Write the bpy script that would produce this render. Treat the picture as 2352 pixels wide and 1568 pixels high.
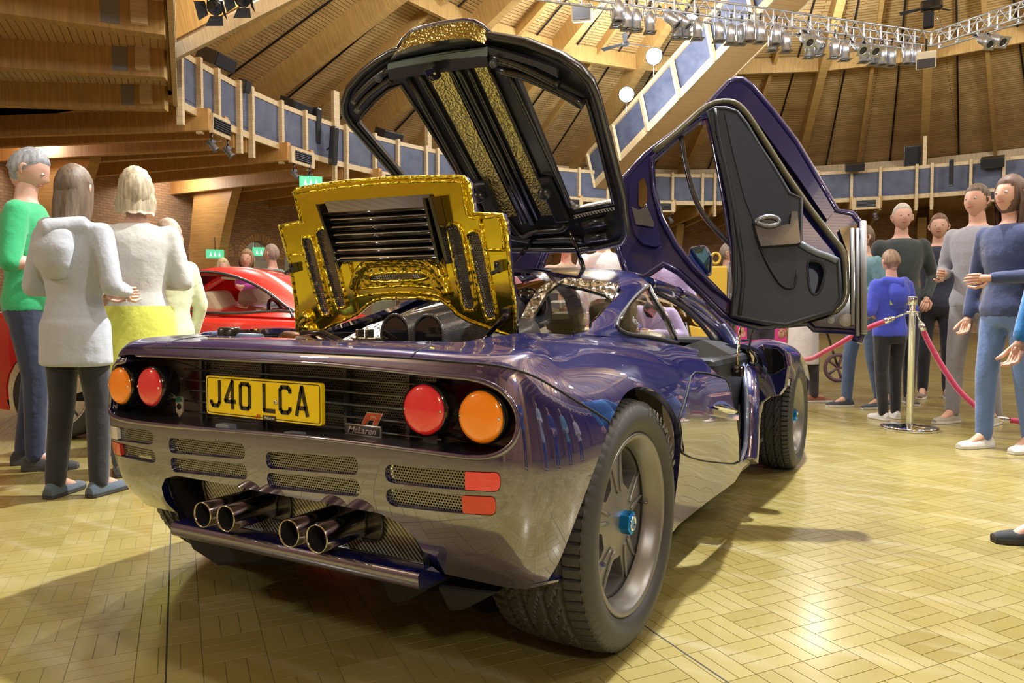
import bpy, bmesh, math, random
import numpy as np
from mathutils import Vector, Matrix, geometry
random.seed(4); np.random.seed(4)
for o in list(bpy.data.objects): bpy.data.objects.remove(o)
SC = bpy.context.scene; COL = SC.collection
R = math.radians; PI = math.pi
# ------------------------------------------------ camera
CAM = np.array([1.609, -1.363, .962]); FPX = 1663.0; YAW = R(30.7); PITCH = R(-2.49)
cd = bpy.data.cameras.new('camera'); cam = bpy.data.objects.new('camera', cd); COL.objects.link(cam)
cd.sensor_width = 36; cd.lens = 36*FPX/2352; cd.clip_start = .05; cd.clip_end = 200
cam.location = CAM; cam.rotation_euler = (PI/2+PITCH, 0, YAW); SC.camera = cam
_f = np.array([-math.sin(YAW)*math.cos(PITCH), math.cos(YAW)*math.cos(PITCH), math.sin(PITCH)])
_r = np.array([math.cos(YAW), math.sin(YAW), 0]); _u = np.cross(_r, _f)
def ray(px, py): return _f + _r*(px-1176)/FPX + _u*(784-py)/FPX
def hit(px, py, n, p0):
    """world point on the plane through p0 with normal n, seen at the photo's (px,py)"""
    d = ray(px, py); n = np.array(n, float); return CAM + d*(n.dot(np.array(p0)-CAM)/n.dot(d))
def onx(px, py, x): return hit(px, py, (1,0,0), (x,0,0))
def ony(px, py, y): return hit(px, py, (0,1,0), (0,y,0))
def onz(px, py, z): return hit(px, py, (0,0,1), (0,0,z))
# ------------------------------------------------ world, lamps, exposure
w = bpy.data.worlds.new('world'); SC.world = w; w.use_nodes = True
w.node_tree.nodes['Background'].inputs[0].default_value = (.75,.82,1,1); w.node_tree.nodes['Background'].inputs[1].default_value = .25
SC.view_settings.view_transform = 'Standard'; SC.view_settings.look = 'None'
SC.view_settings.gamma = 1; SC.view_settings.exposure = 0.22; SC.view_settings.use_curve_mapping = False
HC = np.array([1.42, 13.75])      # centre of the round hall
def lamp(name, loc, energy, kind='POINT', size=.15, col=(1,.985,.96), to=None, spot=60, blend=.5):
    d = bpy.data.lights.new(name, kind); d.energy = energy; d.color = col
    if kind == 'AREA': d.shape = 'DISK'; d.size = size
    else: d.shadow_soft_size = size
    if kind == 'SPOT': d.spot_size = R(spot); d.spot_blend = blend
    o = bpy.data.objects.new(name, d); COL.objects.link(o); o.location = loc
    if to is not None: o.rotation_euler = (Vector(to)-Vector(loc)).to_track_quat('-Z', 'Y').to_euler()
    return o
LS = 1.0
for k in range(8):      # ambient fill lamps added high round the hall, without fixtures
    a = R(45*k+20); r_ = 8.5
    lamp('flood_or_fill', (HC[0]+r_*math.cos(a), HC[1]+r_*math.sin(a), 8.6), (400 if k != 2 else 200)*LS, 'POINT', .25)
for k in range(5):      # bulbs on the near side, above and behind the photographer
    a = R(-150+30*k); r_ = 12.2
    lamp('flood_or_fill', (HC[0]+r_*math.cos(a), HC[1]+r_*math.sin(a), 7.4), 500*LS, 'POINT', .16)
lamp('near_fill', (4.6, -3.6, 4.2), 260*LS, 'POINT', .25)  # two unseen fill lamps added behind the camera to brighten the tail
lamp('near_fill', (-4.6, -3.4, 4.2), 210*LS, 'POINT', .2)
lamp('overhead_spot', (0.9, 4.6, 8.8), 6200*LS, 'SPOT', .16, (1,.98,.95), (0.4,1.0,0), 62, .7)  # unseen key spot overhead, placed for the floor shadow; not on the truss
lamp('overhead_spot', (-4.8, 6.5, 7.0), 1300*LS, 'SPOT', .12, (1,.98,.95), (1.2,2.5,0), 60, .6)  # second unseen spot, moved aside so its glare misses the visible floor
# ------------------------------------------------ materials
MATS = {}
def nt(m): return m.node_tree.nodes, m.node_tree.links
def mat(name, col=(.5,.5,.5), rough=.5, metal=0, coat=0, coatr=.03, ior=1.5, trans=0, emit=None, es=1, spec=.5, sheen=0, alpha=1, cior=1.5):
    if name in MATS: return MATS[name]
    m = bpy.data.materials.new(name); m.use_nodes = True; b = m.node_tree.nodes['Principled BSDF']; I = b.inputs
    I['Base Color'].default_value = (*col, 1); I['Roughness'].default_value = rough; I['Metallic'].default_value = metal
    I['Coat Weight'].default_value = coat; I['Coat Roughness'].default_value = coatr; I['IOR'].default_value = ior; I['Coat IOR'].default_value = cior
    I['Transmission Weight'].default_value = trans; I['Specular IOR Level'].default_value = spec; I['Sheen Weight'].default_value = sheen
    I['Alpha'].default_value = alpha
    if emit: I['Emission Color'].default_value = (*emit, 1); I['Emission Strength'].default_value = es
    m.diffuse_color = (*col, 1); MATS[name] = m; return m
def bs(m): return m.node_tree.nodes['Principled BSDF']
def node(m, t, **kw):
    n = m.node_tree.nodes.new(t)
    for k, v in kw.items():
        if k.startswith('i_'): n.inputs[k[2:].replace('_', ' ')].default_value = v
        else: setattr(n, k, v)
    return n
def lk(m, a, b): m.node_tree.links.new(a, b)
def coords(m, kind='Object', scale=(1,1,1), rot=(0,0,0)):
    t = node(m, 'ShaderNodeTexCoord'); mp = node(m, 'ShaderNodeMapping'); mp.inputs['Scale'].default_value = scale; mp.inputs['Rotation'].default_value = rot
    lk(m, t.outputs[kind], mp.inputs['Vector']); return mp.outputs['Vector']
def ramp(m, fac, stops):
    r = node(m, 'ShaderNodeValToRGB'); e = r.color_ramp.elements
    while len(e) < len(stops): e.new(.5)
    for s, (p, c) in zip(e, stops): s.position = p; s.color = (*c, 1) if len(c) == 3 else c
    lk(m, fac, r.inputs['Fac']); return r.outputs['Color']
def bump(m, h, strength=.3, dist=.01):
    b = node(m, 'ShaderNodeBump'); b.inputs['Strength'].default_value = strength; b.inputs['Distance'].default_value = dist
    lk(m, h, b.inputs['Height']); lk(m, b.outputs['Normal'], bs(m).inputs['Normal']); return b
def noisy(m, scale=5, detail=3, cols=None, strength=0, dist=.01, kind='Object', sc=(1,1,1)):
    v = coords(m, kind, sc); n = node(m, 'ShaderNodeTexNoise'); n.inputs['Scale'].default_value = scale; n.inputs['Detail'].default_value = detail
    lk(m, v, n.inputs['Vector'])
    if cols: lk(m, ramp(m, n.outputs['Fac'], cols), bs(m).inputs['Base Color'])
    if strength: bump(m, n.outputs['Fac'], strength, dist)
    return n
def wood(name, c, dark=.7, rough=.5, sc=(1,1,14)):
    m = mat(name, c, rough); d = tuple(x*dark for x in c)
    v = coords(m, 'Object', sc); n = node(m, 'ShaderNodeTexNoise', i_Scale=1.6, i_Detail=5.0); lk(m, v, n.inputs['Vector'])
    n2 = node(m, 'ShaderNodeTexVoronoi', i_Scale=2.2); lk(m, coords(m, 'Object', (1,1,1)), n2.inputs['Vector'])
    kn = ramp(m, n2.outputs['Distance'], [(0.0, (.35,.25,.15)), (.05, (1,1,1))])
    mx = node(m, 'ShaderNodeMix', data_type='RGBA', blend_type='MULTIPLY'); mx.inputs[0].default_value = .8
    lk(m, ramp(m, n.outputs['Fac'], [(.3, d), (.7, c)]), mx.inputs[6]); lk(m, kn, mx.inputs[7]); lk(m, mx.outputs[2], bs(m).inputs['Base Color']); return m
WOOD = wood('glulam_timber', (.60,.385,.13)); WOODL = wood('pale_pine', (.74,.58,.34)); WOODS = wood('glulam_lit_tone', (.68,.38,.12))  # WOODS repeats the glulam with a lit, warmer tone put into its colour
def brick_mat(name, c1, c2, mort, bw, rh, ms, strength=.5, offset=.5, rough=.8, kind='UV'):
    m = mat(name, c1, rough); b = node(m, 'ShaderNodeTexBrick'); b.offset = offset
    b.inputs['Color1'].default_value = (*c1,1); b.inputs['Color2'].default_value = (*c2,1); b.inputs['Mortar'].default_value = (*mort,1)
    b.inputs['Scale'].default_value = 1; b.inputs['Brick Width'].default_value = bw; b.inputs['Row Height'].default_value = rh; b.inputs['Mortar Size'].default_value = ms; b.inputs['Mortar Smooth'].default_value = .2
    v = coords(m, kind); lk(m, v, b.inputs['Vector'])
    n = node(m, 'ShaderNodeTexNoise', i_Scale=1.3, i_Detail=6.0); lk(m, v, n.inputs['Vector'])
    mx = node(m, 'ShaderNodeMix', data_type='RGBA', blend_type='MULTIPLY'); mx.inputs[0].default_value = .6
    lk(m, b.outputs['Color'], mx.inputs[6]); lk(m, ramp(m, n.outputs['Fac'], [(.3,(.7,.7,.7)),(.7,(1.15,1.15,1.15))]), mx.inputs[7]); lk(m, mx.outputs[2], bs(m).inputs['Base Color'])
    inv = node(m, 'ShaderNodeMath', operation='SUBTRACT'); inv.inputs[0].default_value = 1; lk(m, b.outputs['Fac'], inv.inputs[1]); bump(m, inv.outputs[0], strength, .01); return m
BRICK = brick_mat('brick_wall', (.48,.25,.13), (.62,.36,.18), (.30,.24,.17), .23, .078, .012)
BOARDS = brick_mat('roof_boards', (.58,.39,.16), (.68,.48,.21), (.16,.09,.03), 3.1, .115, .010, .6, .37, .55)
SOFFIT = brick_mat('soffit_boards', (.66,.44,.18), (.72,.49,.22), (.2,.11,.04), 5.0, .085, .010, .6, .3, .55)
SLATE = mat('slate_blue_panel', (.085,.10,.17), .6); noisy(SLATE, 3, 2, [(.3,(.07,.085,.15)),(.7,(.11,.13,.20))])
BLACK = mat('black_satin', (.016,.018,.022), .32, 0, .6, .16, cior=1.7); BLACKM = mat('black_matte', (.015,.015,.017), .8); BLACKG = mat('black_gloss', (.008,.008,.01), .08, 0, 1)
STEEL = mat('polished_steel', (.8,.78,.76), .08, 1); ALU = mat('aluminium', (.74,.81,.92), .32, .85); DKMET = mat('dark_metal', (.12,.12,.13), .35, 1)
GALV = mat('galvanised_plate', (.30,.31,.33), .5, .6); WHITE = mat('white_plastic', (.8,.8,.78), .4)
LAMPM = mat('lamp_glow', (1,1,1), .5, emit=(1,.97,.92), es=14.0)
SIGNG = mat('exit_green', (.05,.45,.2), .4, emit=(.15,.8,.4), es=.7)
# ------------------------------------------------ geometry builder
def nrm(v): v = np.array(v, float); return v/(np.linalg.norm(v)+1e-12)
def frame(d):
    d = nrm(d); a = np.array([0,0,1.]) if abs(d[2]) < .9 else np.array([0,1.,0]); x = nrm(np.cross(a, d)); return x, np.cross(d, x), d
class G:
    def __init__(s): s.v = []; s.f = []; s.m = []; s.uv = {}; s.sm = []
    def add(s, vs, fs, mi=0, smooth=False, uvs=None):
        o = len(s.v); s.v += [tuple(map(float, p)) for p in vs]
        for i, f in enumerate(fs):
            if uvs is not None: s.uv[len(s.f)] = [uvs[j] for j in f]
            s.f.append([o+j for j in f]); s.m.append(mi); s.sm.append(smooth)
        return s
    def box(s, c, size, ax=None, mi=0):
        c = np.array(c, float); x, y, z = (np.eye(3) if ax is None else [np.array(a) for a in ax]); hx, hy, hz = [q/2 for q in size]
        vs = [c+x*hx*a+y*hy*b+z*hz*e for a in (-1,1) for b in (-1,1) for e in (-1,1)]
        return s.add(vs, [(0,1,3,2),(4,6,7,5),(0,4,5,1),(2,3,7,6),(0,2,6,4),(1,5,7,3)], mi)
    def beam(s, a, b, w, h, up=(0,0,1), mi=0):
        a, b = np.array(a, float), np.array(b, float); d = nrm(b-a); x = nrm(np.cross(d, up)); z = np.cross(x, d)
        return s.box((a+b)/2, (np.linalg.norm(b-a), w, h), (d, x, z), mi)
    def tube(s, pts, r, n=10, mi=0, closed=False, cap=True):
        P = [np.array(p, float) for p in pts]; N = len(P); rr = r if hasattr(r, '__len__') else [r]*N; vs = []; x = None
        for i in range(N):
            d = nrm((P[(i+1) % N]-P[i-1]) if closed else (P[min(i+1,N-1)]-P[max(i-1,0)]))
            if x is None: x, y, _ = frame(d)
            else: x = nrm(x-d*x.dot(d)); y = np.cross(d, x)
            vs += [P[i]+rr[i]*(math.cos(2*PI*k/n)*x+math.sin(2*PI*k/n)*y) for k in range(n)]
        fs = [(i*n+k, i*n+(k+1)%n, ((i+1)%N)*n+(k+1)%n, ((i+1)%N)*n+k) for i in range(N if closed else N-1) for k in range(n)]
        s.add(vs, fs, mi, True)
        if cap and not closed: o = len(s.v)-N*n; s.f += [[o+k for k in range(n)][::-1], [o+(N-1)*n+k for k in range(n)]]; s.m += [mi]*2; s.sm += [False]*2
        return s
    def lathe(s, prof, c=(0,0,0), ax=(0,0,1), n=32, mi=0, smooth=True, closed=False):
        x, y, d = frame(ax); c = np.array(c, float); K = len(prof)
        vs = [c+d*h+r*(math.cos(2*PI*k/n)*x+math.sin(2*PI*k/n)*y) for r, h in prof for k in range(n)]
        fs = [(i*n+k, i*n+(k+1)%n, ((i+1)%K)*n+(k+1)%n, ((i+1)%K)*n+k) for i in range(K if closed else K-1) for k in range(n)]
        return s.add(vs, fs, mi, smooth)
    def prism(s, poly, t, mi=0):
        """poly: 3D planar ring, t: vector"""
        P = [np.array(p, float) for p in poly]; n = len(P); t = np.array(t, float)
        return s.add(P+[p+t for p in P], [list(range(n))[::-1], [n+i for i in range(n)]]+[(i,(i+1)%n,n+(i+1)%n,n+i) for i in range(n)], mi)
    def grid(s, A, mi=0, smooth=True, uv=None):
        A = np.array(A, float); a, b = A.shape[:2]
        return s.add(A.reshape(-1,3), [(i*b+j, (i+1)*b+j, (i+1)*b+j+1, i*b+j+1) for i in range(a-1) for j in range(b-1)], mi, smooth, uv)
    def ball(s, c, r, n=12, mi=0):
        r = np.array(r if hasattr(r,'__len__') else (r,r,r), float); c = np.array(c, float); m = n//2+1
        vs = [c+r*np.array([math.sin(PI*i/m)*math.cos(2*PI*k/n), math.sin(PI*i/m)*math.sin(2*PI*k/n), math.cos(PI*i/m)]) for i in range(m+1) for k in range(n)]
        return s.add(vs, [(i*n+k, (i+1)*n+k, (i+1)*n+(k+1)%n, i*n+(k+1)%n) for i in range(m) for k in range(n)], mi, True)
    def build(s, name, mats, parent=None, bevel=0, label=None, local=False, weld=0):
        me = bpy.data.meshes.new(name); me.from_pydata(s.v, [], s.f); me.update()
        for m in (mats if isinstance(mats, (list, tuple)) else [mats]): me.materials.append(m)
        me.polygons.foreach_set('material_index', s.m); me.polygons.foreach_set('use_smooth', s.sm)
        if s.uv:
            l = me.uv_layers.new(name='UVMap')
            for fi, u in s.uv.items():
                for li, q in zip(me.polygons[fi].loop_indices, u): l.data[li].uv = q
        o = bpy.data.objects.new(name, me); COL.objects.link(o); adopt(o, parent, local)
        if bevel: b = o.modifiers.new('bevel', 'BEVEL'); b.width = bevel; b.segments = 2; b.limit_method = 'ANGLE'
        if label: o['label'] = label
        return o
def adopt(o, parent, local=False):
    if parent is not None:
        o.parent = parent
        if parent.type == 'EMPTY' and not local: o.matrix_parent_inverse = Matrix.Translation(-Vector(parent.location))
def tag(o, label, cat, group=None):
    o['label'] = label; o['category'] = cat
    if group: o['group'] = group
    return o
def thing(name, label, cat, loc=(0,0,0), group=None, rotz=0):
    o = bpy.data.objects.new(name, None); COL.objects.link(o); o.location = tuple(map(float, loc)); o.rotation_euler = (0,0,rotz); o.empty_display_size = .1
    return tag(o, label, cat, group)
def structure(o): o['kind'] = 'structure'; return o
def kids(o): return [c for c in bpy.data.objects if c.parent == o]
def dup(root, loc, rotz=0, label=None, kidlist=None):
    r = root.copy(); COL.objects.link(r); r.location = tuple(map(float, loc)); r.rotation_euler = (0,0,rotz)
    if label: r['label'] = label
    for ch in (kidlist or kids(root)):
        c = ch.copy(); COL.objects.link(c); c.parent = r
        for g in ch.children:
            d = g.copy(); COL.objects.link(d); d.parent = c
    return r
def cr(P, t):
    """Catmull-Rom through the rows of P (K,...) at parameters t"""
    P = np.asarray(P, float); K = len(P); t = np.clip(np.asarray(t, float), 0, K-1-1e-9); i = np.floor(t).astype(int); f = (t-i)
    Q = np.concatenate([[2*P[0]-P[1]], P, [2*P[-1]-P[-2]]]); sh = (-1,)+(1,)*(P.ndim-1); f = f.reshape(sh)
    a, b, c, d = Q[i], Q[i+1], Q[i+2], Q[i+3]
    return .5*(2*b+(c-a)*f+(2*a-5*b+4*c-d)*f**2+(3*b-a-3*c+d)*f**3)
def spline(pts, n=8, closed=False):
    P = np.array(pts, float)
    if closed: Q = np.concatenate([P[-1:], P, P[:2]]); return cr(Q, np.linspace(1, len(P)+1, len(P)*n, endpoint=False))
    return cr(P, np.linspace(0, len(P)-1, (len(P)-1)*n+1))
def rpoly(pts, r=.01, n=5):
    """rounds the corners of a closed 2D polygon"""
    P = [np.array(p, float) for p in pts]; out = []; K = len(P); rr = r if hasattr(r,'__len__') else [r]*K
    for i in range(K):
        a, b, c = P[i-1], P[i], P[(i+1)%K]; q = min(rr[i], .49*np.linalg.norm(a-b), .49*np.linalg.norm(c-b)); s_ = b+nrm(a-b)*q; e = b+nrm(c-b)*q
        if q <= 0: out.append(b); continue
        for k in range(n+1): t = k/n; out.append((1-t)**2*s_+2*t*(1-t)*b+t*t*e)
    return np.array(out)
def inside(P, poly):
    x, y = P[:,0], P[:,1]; c = np.zeros(len(P), bool); q = np.array(poly); a = q; b = np.roll(q, -1, 0)
    for (x1,y1),(x2,y2) in zip(a, b):
        if y1 == y2: continue
        m = ((y1 > y) != (y2 > y)) & (x < (x2-x1)*(y-y1)/(y2-y1)+x1); c ^= m
    return c
def dens(poly, step):
    P = np.array(poly, float); out = []
    for a, b in zip(P, np.roll(P, -1, 0)):
        k = max(1, int(math.ceil(np.max(np.abs((b-a)/step))))); out += [a+(b-a)*j/k for j in range(k)]
    return np.array(out)
def patch(S, outer, holes=(), step=(.05,.05), t=0, name='panel', mats=None, parent=None, lip=0, flip=False, both=False, label=None, obj=True, rimmi=0):
    """surface S(uv (n,2))->(n,3), trimmed to outer minus holes (in uv), with rims of depth t along -normal"""
    step = np.array(step, float); loops = [dens(outer, step)]+[dens(h, step*.6) for h in holes]
    lo, hi = loops[0].min(0), loops[0].max(0)
    gx = np.arange(lo[0]+step[0]*.5, hi[0], step[0]); gy = np.arange(lo[1]+step[1]*.5, hi[1], step[1]); X, Y = np.meshgrid(gx, gy); Q = np.stack([X.ravel(), Y.ravel()], 1)
    if len(Q):
        ok = inside(Q, loops[0])
        for h in loops[1:]: ok &= ~inside(Q, h)
        Q = Q[ok]; B = np.concatenate(loops)/step
        if len(Q): dmin = np.array([np.min(np.sum((B-q)**2, 1)) for q in Q/step]); Q = Q[dmin > .16]
    V = np.concatenate(loops+[Q]) if len(Q) else np.concatenate(loops); E = []; o = 0
    for l in loops: n = len(l); E += [(o+i, o+(i+1) % n) for i in range(n)]; o += n
    sc = 1/step; r = geometry.delaunay_2d_cdt([Vector((p*sc).tolist()) for p in V], E, [], 0, 1e-7)
    uv = np.array([list(p) for p in r[0]])/sc; tri = np.array([f for f in r[2] if len(f) == 3]); cen = uv[tri].mean(1); ok = inside(cen, loops[0])
    for h in loops[1:]: ok &= ~inside(cen, h)
    tri = tri[ok]; P = S(uv)
    def normal(q):
        e = step*.02; du = S(q+[e[0],0])-S(q-[e[0],0]); dv = S(q+[0,e[1]])-S(q-[0,e[1]]); n = np.cross(du, dv); n /= (np.linalg.norm(n, axis=1, keepdims=True)+1e-12); return -n if flip else n
    N = normal(uv); a = P[tri]; fn = np.cross(a[:,1]-a[:,0], a[:,2]-a[:,0]); bad = np.sum(fn*N[tri].mean(1), 1) < 0; tri[bad] = tri[bad][:, ::-1]
    vs = [tuple(p) for p in P]; fs = [list(map(int, f)) for f in tri]; NN = [tuple(n) for n in N]; mi = [0]*len(fs)
    if t:
        for k, l in enumerate(loops):
            A = S(l); n = normal(l); B = A-n*t; tg = np.roll(A,-1,0)-np.roll(A,1,0); rn = np.cross(tg, n); rn /= (np.linalg.norm(rn, axis=1, keepdims=True)+1e-12)
            cc = A.mean(0); s_ = np.sign(np.sum(rn*(A-cc))); rn *= s_*(1 if k == 0 else -1); o = len(vs); K = len(l)
            vs += [tuple(p) for p in A]+[tuple(p) for p in B]; NN += [tuple(q) for q in rn]*2
            for i in range(K):
                j = (i+1) % K; f = [o+i, o+j, o+K+j, o+K+i]; fnn = np.cross(A[j]-A[i], B[i]-A[i])
                if np.dot(fnn, rn[i]) < 0: f = f[::-1]
                fs.append(f); mi.append(rimmi)
        if both:
            o = len(vs); vs += [tuple(p) for p in P-N*t]; NN += [tuple(n) for n in -N]; fs += [[o+i for i in f[::-1]] for f in map(list, tri.tolist())]; mi += [rimmi]*len(tri)
    res = (vs, fs, NN, mi)
    return res if not obj else pobj([res], name, mats, parent, label)
def mirror(res, f=1.0):
    vs, fs, NN, mi = res; return ([(-x*f,y,z) for x,y,z in vs], [f[::-1] for f in fs], [(-x,y,z) for x,y,z in NN], mi)
def pobj(rs, name, mats, parent=None, label=None):
    V, F, N, M = [], [], [], []
    for vs, fs, nn, mi in rs: o = len(V); V += vs; F += [[o+i for i in f] for f in fs]; N += nn; M += mi
    me = bpy.data.meshes.new(name); me.from_pydata(V, [], F); me.update()
    for m in (mats if isinstance(mats, (list, tuple)) else [mats]): me.materials.append(m)
    me.polygons.foreach_set('material_index', M); me.polygons.foreach_set('use_smooth', [True]*len(F)); me.normals_split_custom_set_from_vertices(N)
    o = bpy.data.objects.new(name, me); COL.objects.link(o); adopt(o, parent)
    if label: o['label'] = label
    return o
def text(name, s, size, depth, m, parent, X, origin, Z, align='CENTER', space=1.0, shear=0, off=0, wide=1.0):
    """flat lettering: X = reading direction, Z = up direction, origin = centre"""
    c = bpy.data.curves.new(name, 'FONT'); c.body = s; c.size = size; c.extrude = depth; c.align_x = align; c.align_y = 'CENTER'; c.space_character = space; c.shear = shear; c.offset = off; c.resolution_u = 3
    o = bpy.data.objects.new('tmp', c); COL.objects.link(o); dg = bpy.context.evaluated_depsgraph_get(); me = bpy.data.meshes.new_from_object(o.evaluated_get(dg)); bpy.data.objects.remove(o)
    X = nrm(X); Z = nrm(Z-X*np.dot(X, Z)); Y = np.cross(Z, X); W = X*wide; M = Matrix(((W[0],Z[0],-Y[0],origin[0]),(W[1],Z[1],-Y[1],origin[1]),(W[2],Z[2],-Y[2],origin[2]),(0,0,0,1))); me.transform(M)
    me.materials.clear(); me.materials.append(m); o = bpy.data.objects.new(name, me); COL.objects.link(o); adopt(o, parent); return o
# ================================================ THE ROUND HALL
AZ0 = R(-.73)
def rp(th, r, z=0): a = R(th)+AZ0; return np.array([HC[0]+r*math.sin(a), HC[1]+r*math.cos(a), z])
RF, RW = 14.0, 20.5; TH0 = -1.1; ZT, ZB, ZS = 5.98, 4.86, 5.07     # balcony front, outer wall, levels
def zroof(r): return 14.3-.40*r
# ---- floor: varnished basket-weave blocks
FA, FB = R(55.4), R(145.4); fp = np.array([math.cos(FA), math.sin(FA)]); fq = np.array([math.cos(FB), math.sin(FB)]); SQ = .166
FW = mat('varnished_floor', (.5,.4,.15), .35, 0, .45, .17); bs(FW).inputs['Coat IOR'].default_value = 1.5
def floor_nodes(m, blocks):
    g = node(m, 'ShaderNodeNewGeometry')
    def dotn(v): n = node(m, 'ShaderNodeVectorMath', operation='DOT_PRODUCT'); lk(m, g.outputs['Position'], n.inputs[0]); n.inputs[1].default_value = v; return n.outputs['Value']
    cb = node(m, 'ShaderNodeCombineXYZ'); P, Q = dotn((fp[0],fp[1],0)), dotn((fq[0],fq[1],0))
    def fl(x, s): a = node(m, 'ShaderNodeMath', operation='DIVIDE'); lk(m, x, a.inputs[0]); a.inputs[1].default_value = s; b = node(m, 'ShaderNodeMath', operation='FLOOR'); lk(m, a.outputs[0], b.inputs[0]); return b.outputs[0]
    lk(m, fl(P, SQ/3), cb.inputs[0]); lk(m, fl(Q, SQ/3), cb.inputs[1])
    wn = node(m, 'ShaderNodeTexWhiteNoise', noise_dimensions='3D')
    cb2 = node(m, 'ShaderNodeCombineXYZ'); lk(m, fl(P, SQ), cb2.inputs[0]); lk(m, fl(Q, SQ), cb2.inputs[1]); lk(m, cb2.outputs[0], wn.inputs['Vector'])
    big = node(m, 'ShaderNodeTexNoise', i_Scale=.9, i_Detail=4.0); lk(m, g.outputs['Position'], big.inputs['Vector'])
    fine = node(m, 'ShaderNodeTexNoise', i_Scale=9.0, i_Detail=6.0); lk(m, g.outputs['Position'], fine.inputs['Vector'])
    mp = node(m, 'ShaderNodeMapping'); mp.inputs['Scale'].default_value = (1.0, 7, 1); mp.inputs['Rotation'].default_value = (0,0,R(-35)); lk(m, g.outputs['Position'], mp.inputs['Vector'])
    st = node(m, 'ShaderNodeTexNoise', i_Scale=1.6, i_Detail=6.0); lk(m, mp.outputs[0], st.inputs['Vector'])
    c1 = ramp(m, wn.outputs['Value'], [(0,(.250,.205,.055)),(.5,(.280,.235,.072)),(1,(.315,.27,.098))])
    c2 = ramp(m, big.outputs['Fac'], [(.35,(.86,.84,.80)),(.65,(1.08,1.08,1.12))])
    mx = node(m, 'ShaderNodeMix', data_type='RGBA', blend_type='MULTIPLY'); mx.inputs[0].default_value = 1; lk(m, c1, mx.inputs[6]); lk(m, c2, mx.inputs[7])
    mx2 = node(m, 'ShaderNodeMix', data_type='RGBA'); lk(m, ramp(m, st.outputs['Fac'], [(.52,(0,0,0)),(.78,(.5,.5,.5))]), mx2.inputs[0]); lk(m, mx.outputs[2], mx2.inputs[6]); mx2.inputs[7].default_value = (.43,.40,.27,1)
    lk(m, mx2.outputs[2], bs(m).inputs['Base Color'])
    rr = node(m, 'ShaderNodeMapRange'); lk(m, st.outputs['Fac'], rr.inputs[0]); rr.inputs[3].default_value = .26; rr.inputs[4].default_value = .42; lk(m, rr.outputs[0], bs(m).inputs['Roughness']); 
    bump(m, fine.outputs['Fac'], .06, .004)
floor_nodes(FW, True); JOINT = mat('dark_floor_joint', (.15,.125,.05), .5)
g = G(); i0, i1, j0, j1 = -16, 50, -32, 46
c = lambda i, j: (*(fp*i*SQ+fq*j*SQ), 0)
big = 40; O = [(HC[0]-big,HC[1]-big,0),(HC[0]+big,HC[1]-big,0),(HC[0]+big,HC[1]+big,0),(HC[0]-big,HC[1]+big,0)]
rect = [c(i0,j0), c(i1,j0), c(i1,j1), c(i0,j1)]
r_ = geometry.delaunay_2d_cdt([Vector(p[:2]) for p in O+rect], [(0,1),(1,2),(2,3),(3,0),(4,5),(5,6),(6,7),(7,4)], [], 0, 1e-6)
vv = [(v[0], v[1], 0) for v in r_[0]]; ff = [list(t) for t in r_[2] if not inside(np.array([np.mean([vv[q][:2] for q in t], 0)]), [p[:2] for p in rect])[0]]
g.add(vv, ff, 0); g.add([(p[0],p[1],-.002) for p in rect], [(0,1,2,3)], 1)
floor = structure(g.build('floor', [FW, JOINT]))
FLOORS = []
def block(g, i, j, s):
    """three strips of one square; orientation alternates"""
    o = np.array(c(i, j)[:2]); a, b = (fp, fq) if (i+j) % 2 == 0 else (fq, fp)
    w_ = SQ/3; e = .0006; q = .0007; lo = o+a*w_*s; P = lambda x, y, z: (*(lo+a*x+b*y), z); L = SQ
    vs = [P(e,e,-.002),P(w_-e,e,-.002),P(w_-e,L-e,-.002),P(e,L-e,-.002),P(e+q,e+q,0),P(w_-e-q,e+q,0),P(w_-e-q,L-e-q,0),P(e+q,L-e-q,0)]
    fs = [(4,5,6,7),(0,1,5,4),(1,2,6,5),(2,3,7,6),(3,0,4,7)]
    if (i+j) % 2: fs = [f[::-1] for f in fs]
    g.add(vs, fs)
cell = sorted([(np.linalg.norm(np.array(c(i+.5,j+.5)[:2])-CAM[:2]), i, j) for i in range(i0,i1) for j in range(j0,j1)])
def vis(i, j):
    p = np.array([*c(i+.5,j+.5)[:2], 0])-CAM; d = p.dot(_f); return d > .5 and abs(p.dot(_r)) < d*.78 and -p.dot(_u) < d*.49
near = [(i,j) for _, i, j in cell if vis(i,j)][:100]; ns = set(near); gs = G()
for i in range(i0,i1):
    for j in range(j0,j1):
        for s in range(3):
            if (i,j) in ns: b_ = G(); block(b_, i, j, s); b_.build('floor_block', FW, floor)
            else: block(gs, i, j, s)
o = gs.build('floor_block', FW, floor); o['kind'] = 'stuff'
# two long seams between the laid floor sections
g = G(); S1, S2 = np.array([-.91,.316,0]), np.array([.885,.683,0])
for S_ in (S1, S2, S1+(S1-S2)*.999):
    g.beam([*(S_[:2]-fq*4), .0004], [*(S_[:2]+fq*6), .0004], .005, .0006)
g.build('floor_seam', mat('seam_black', (.02,.02,.015), .6), floor)
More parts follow.
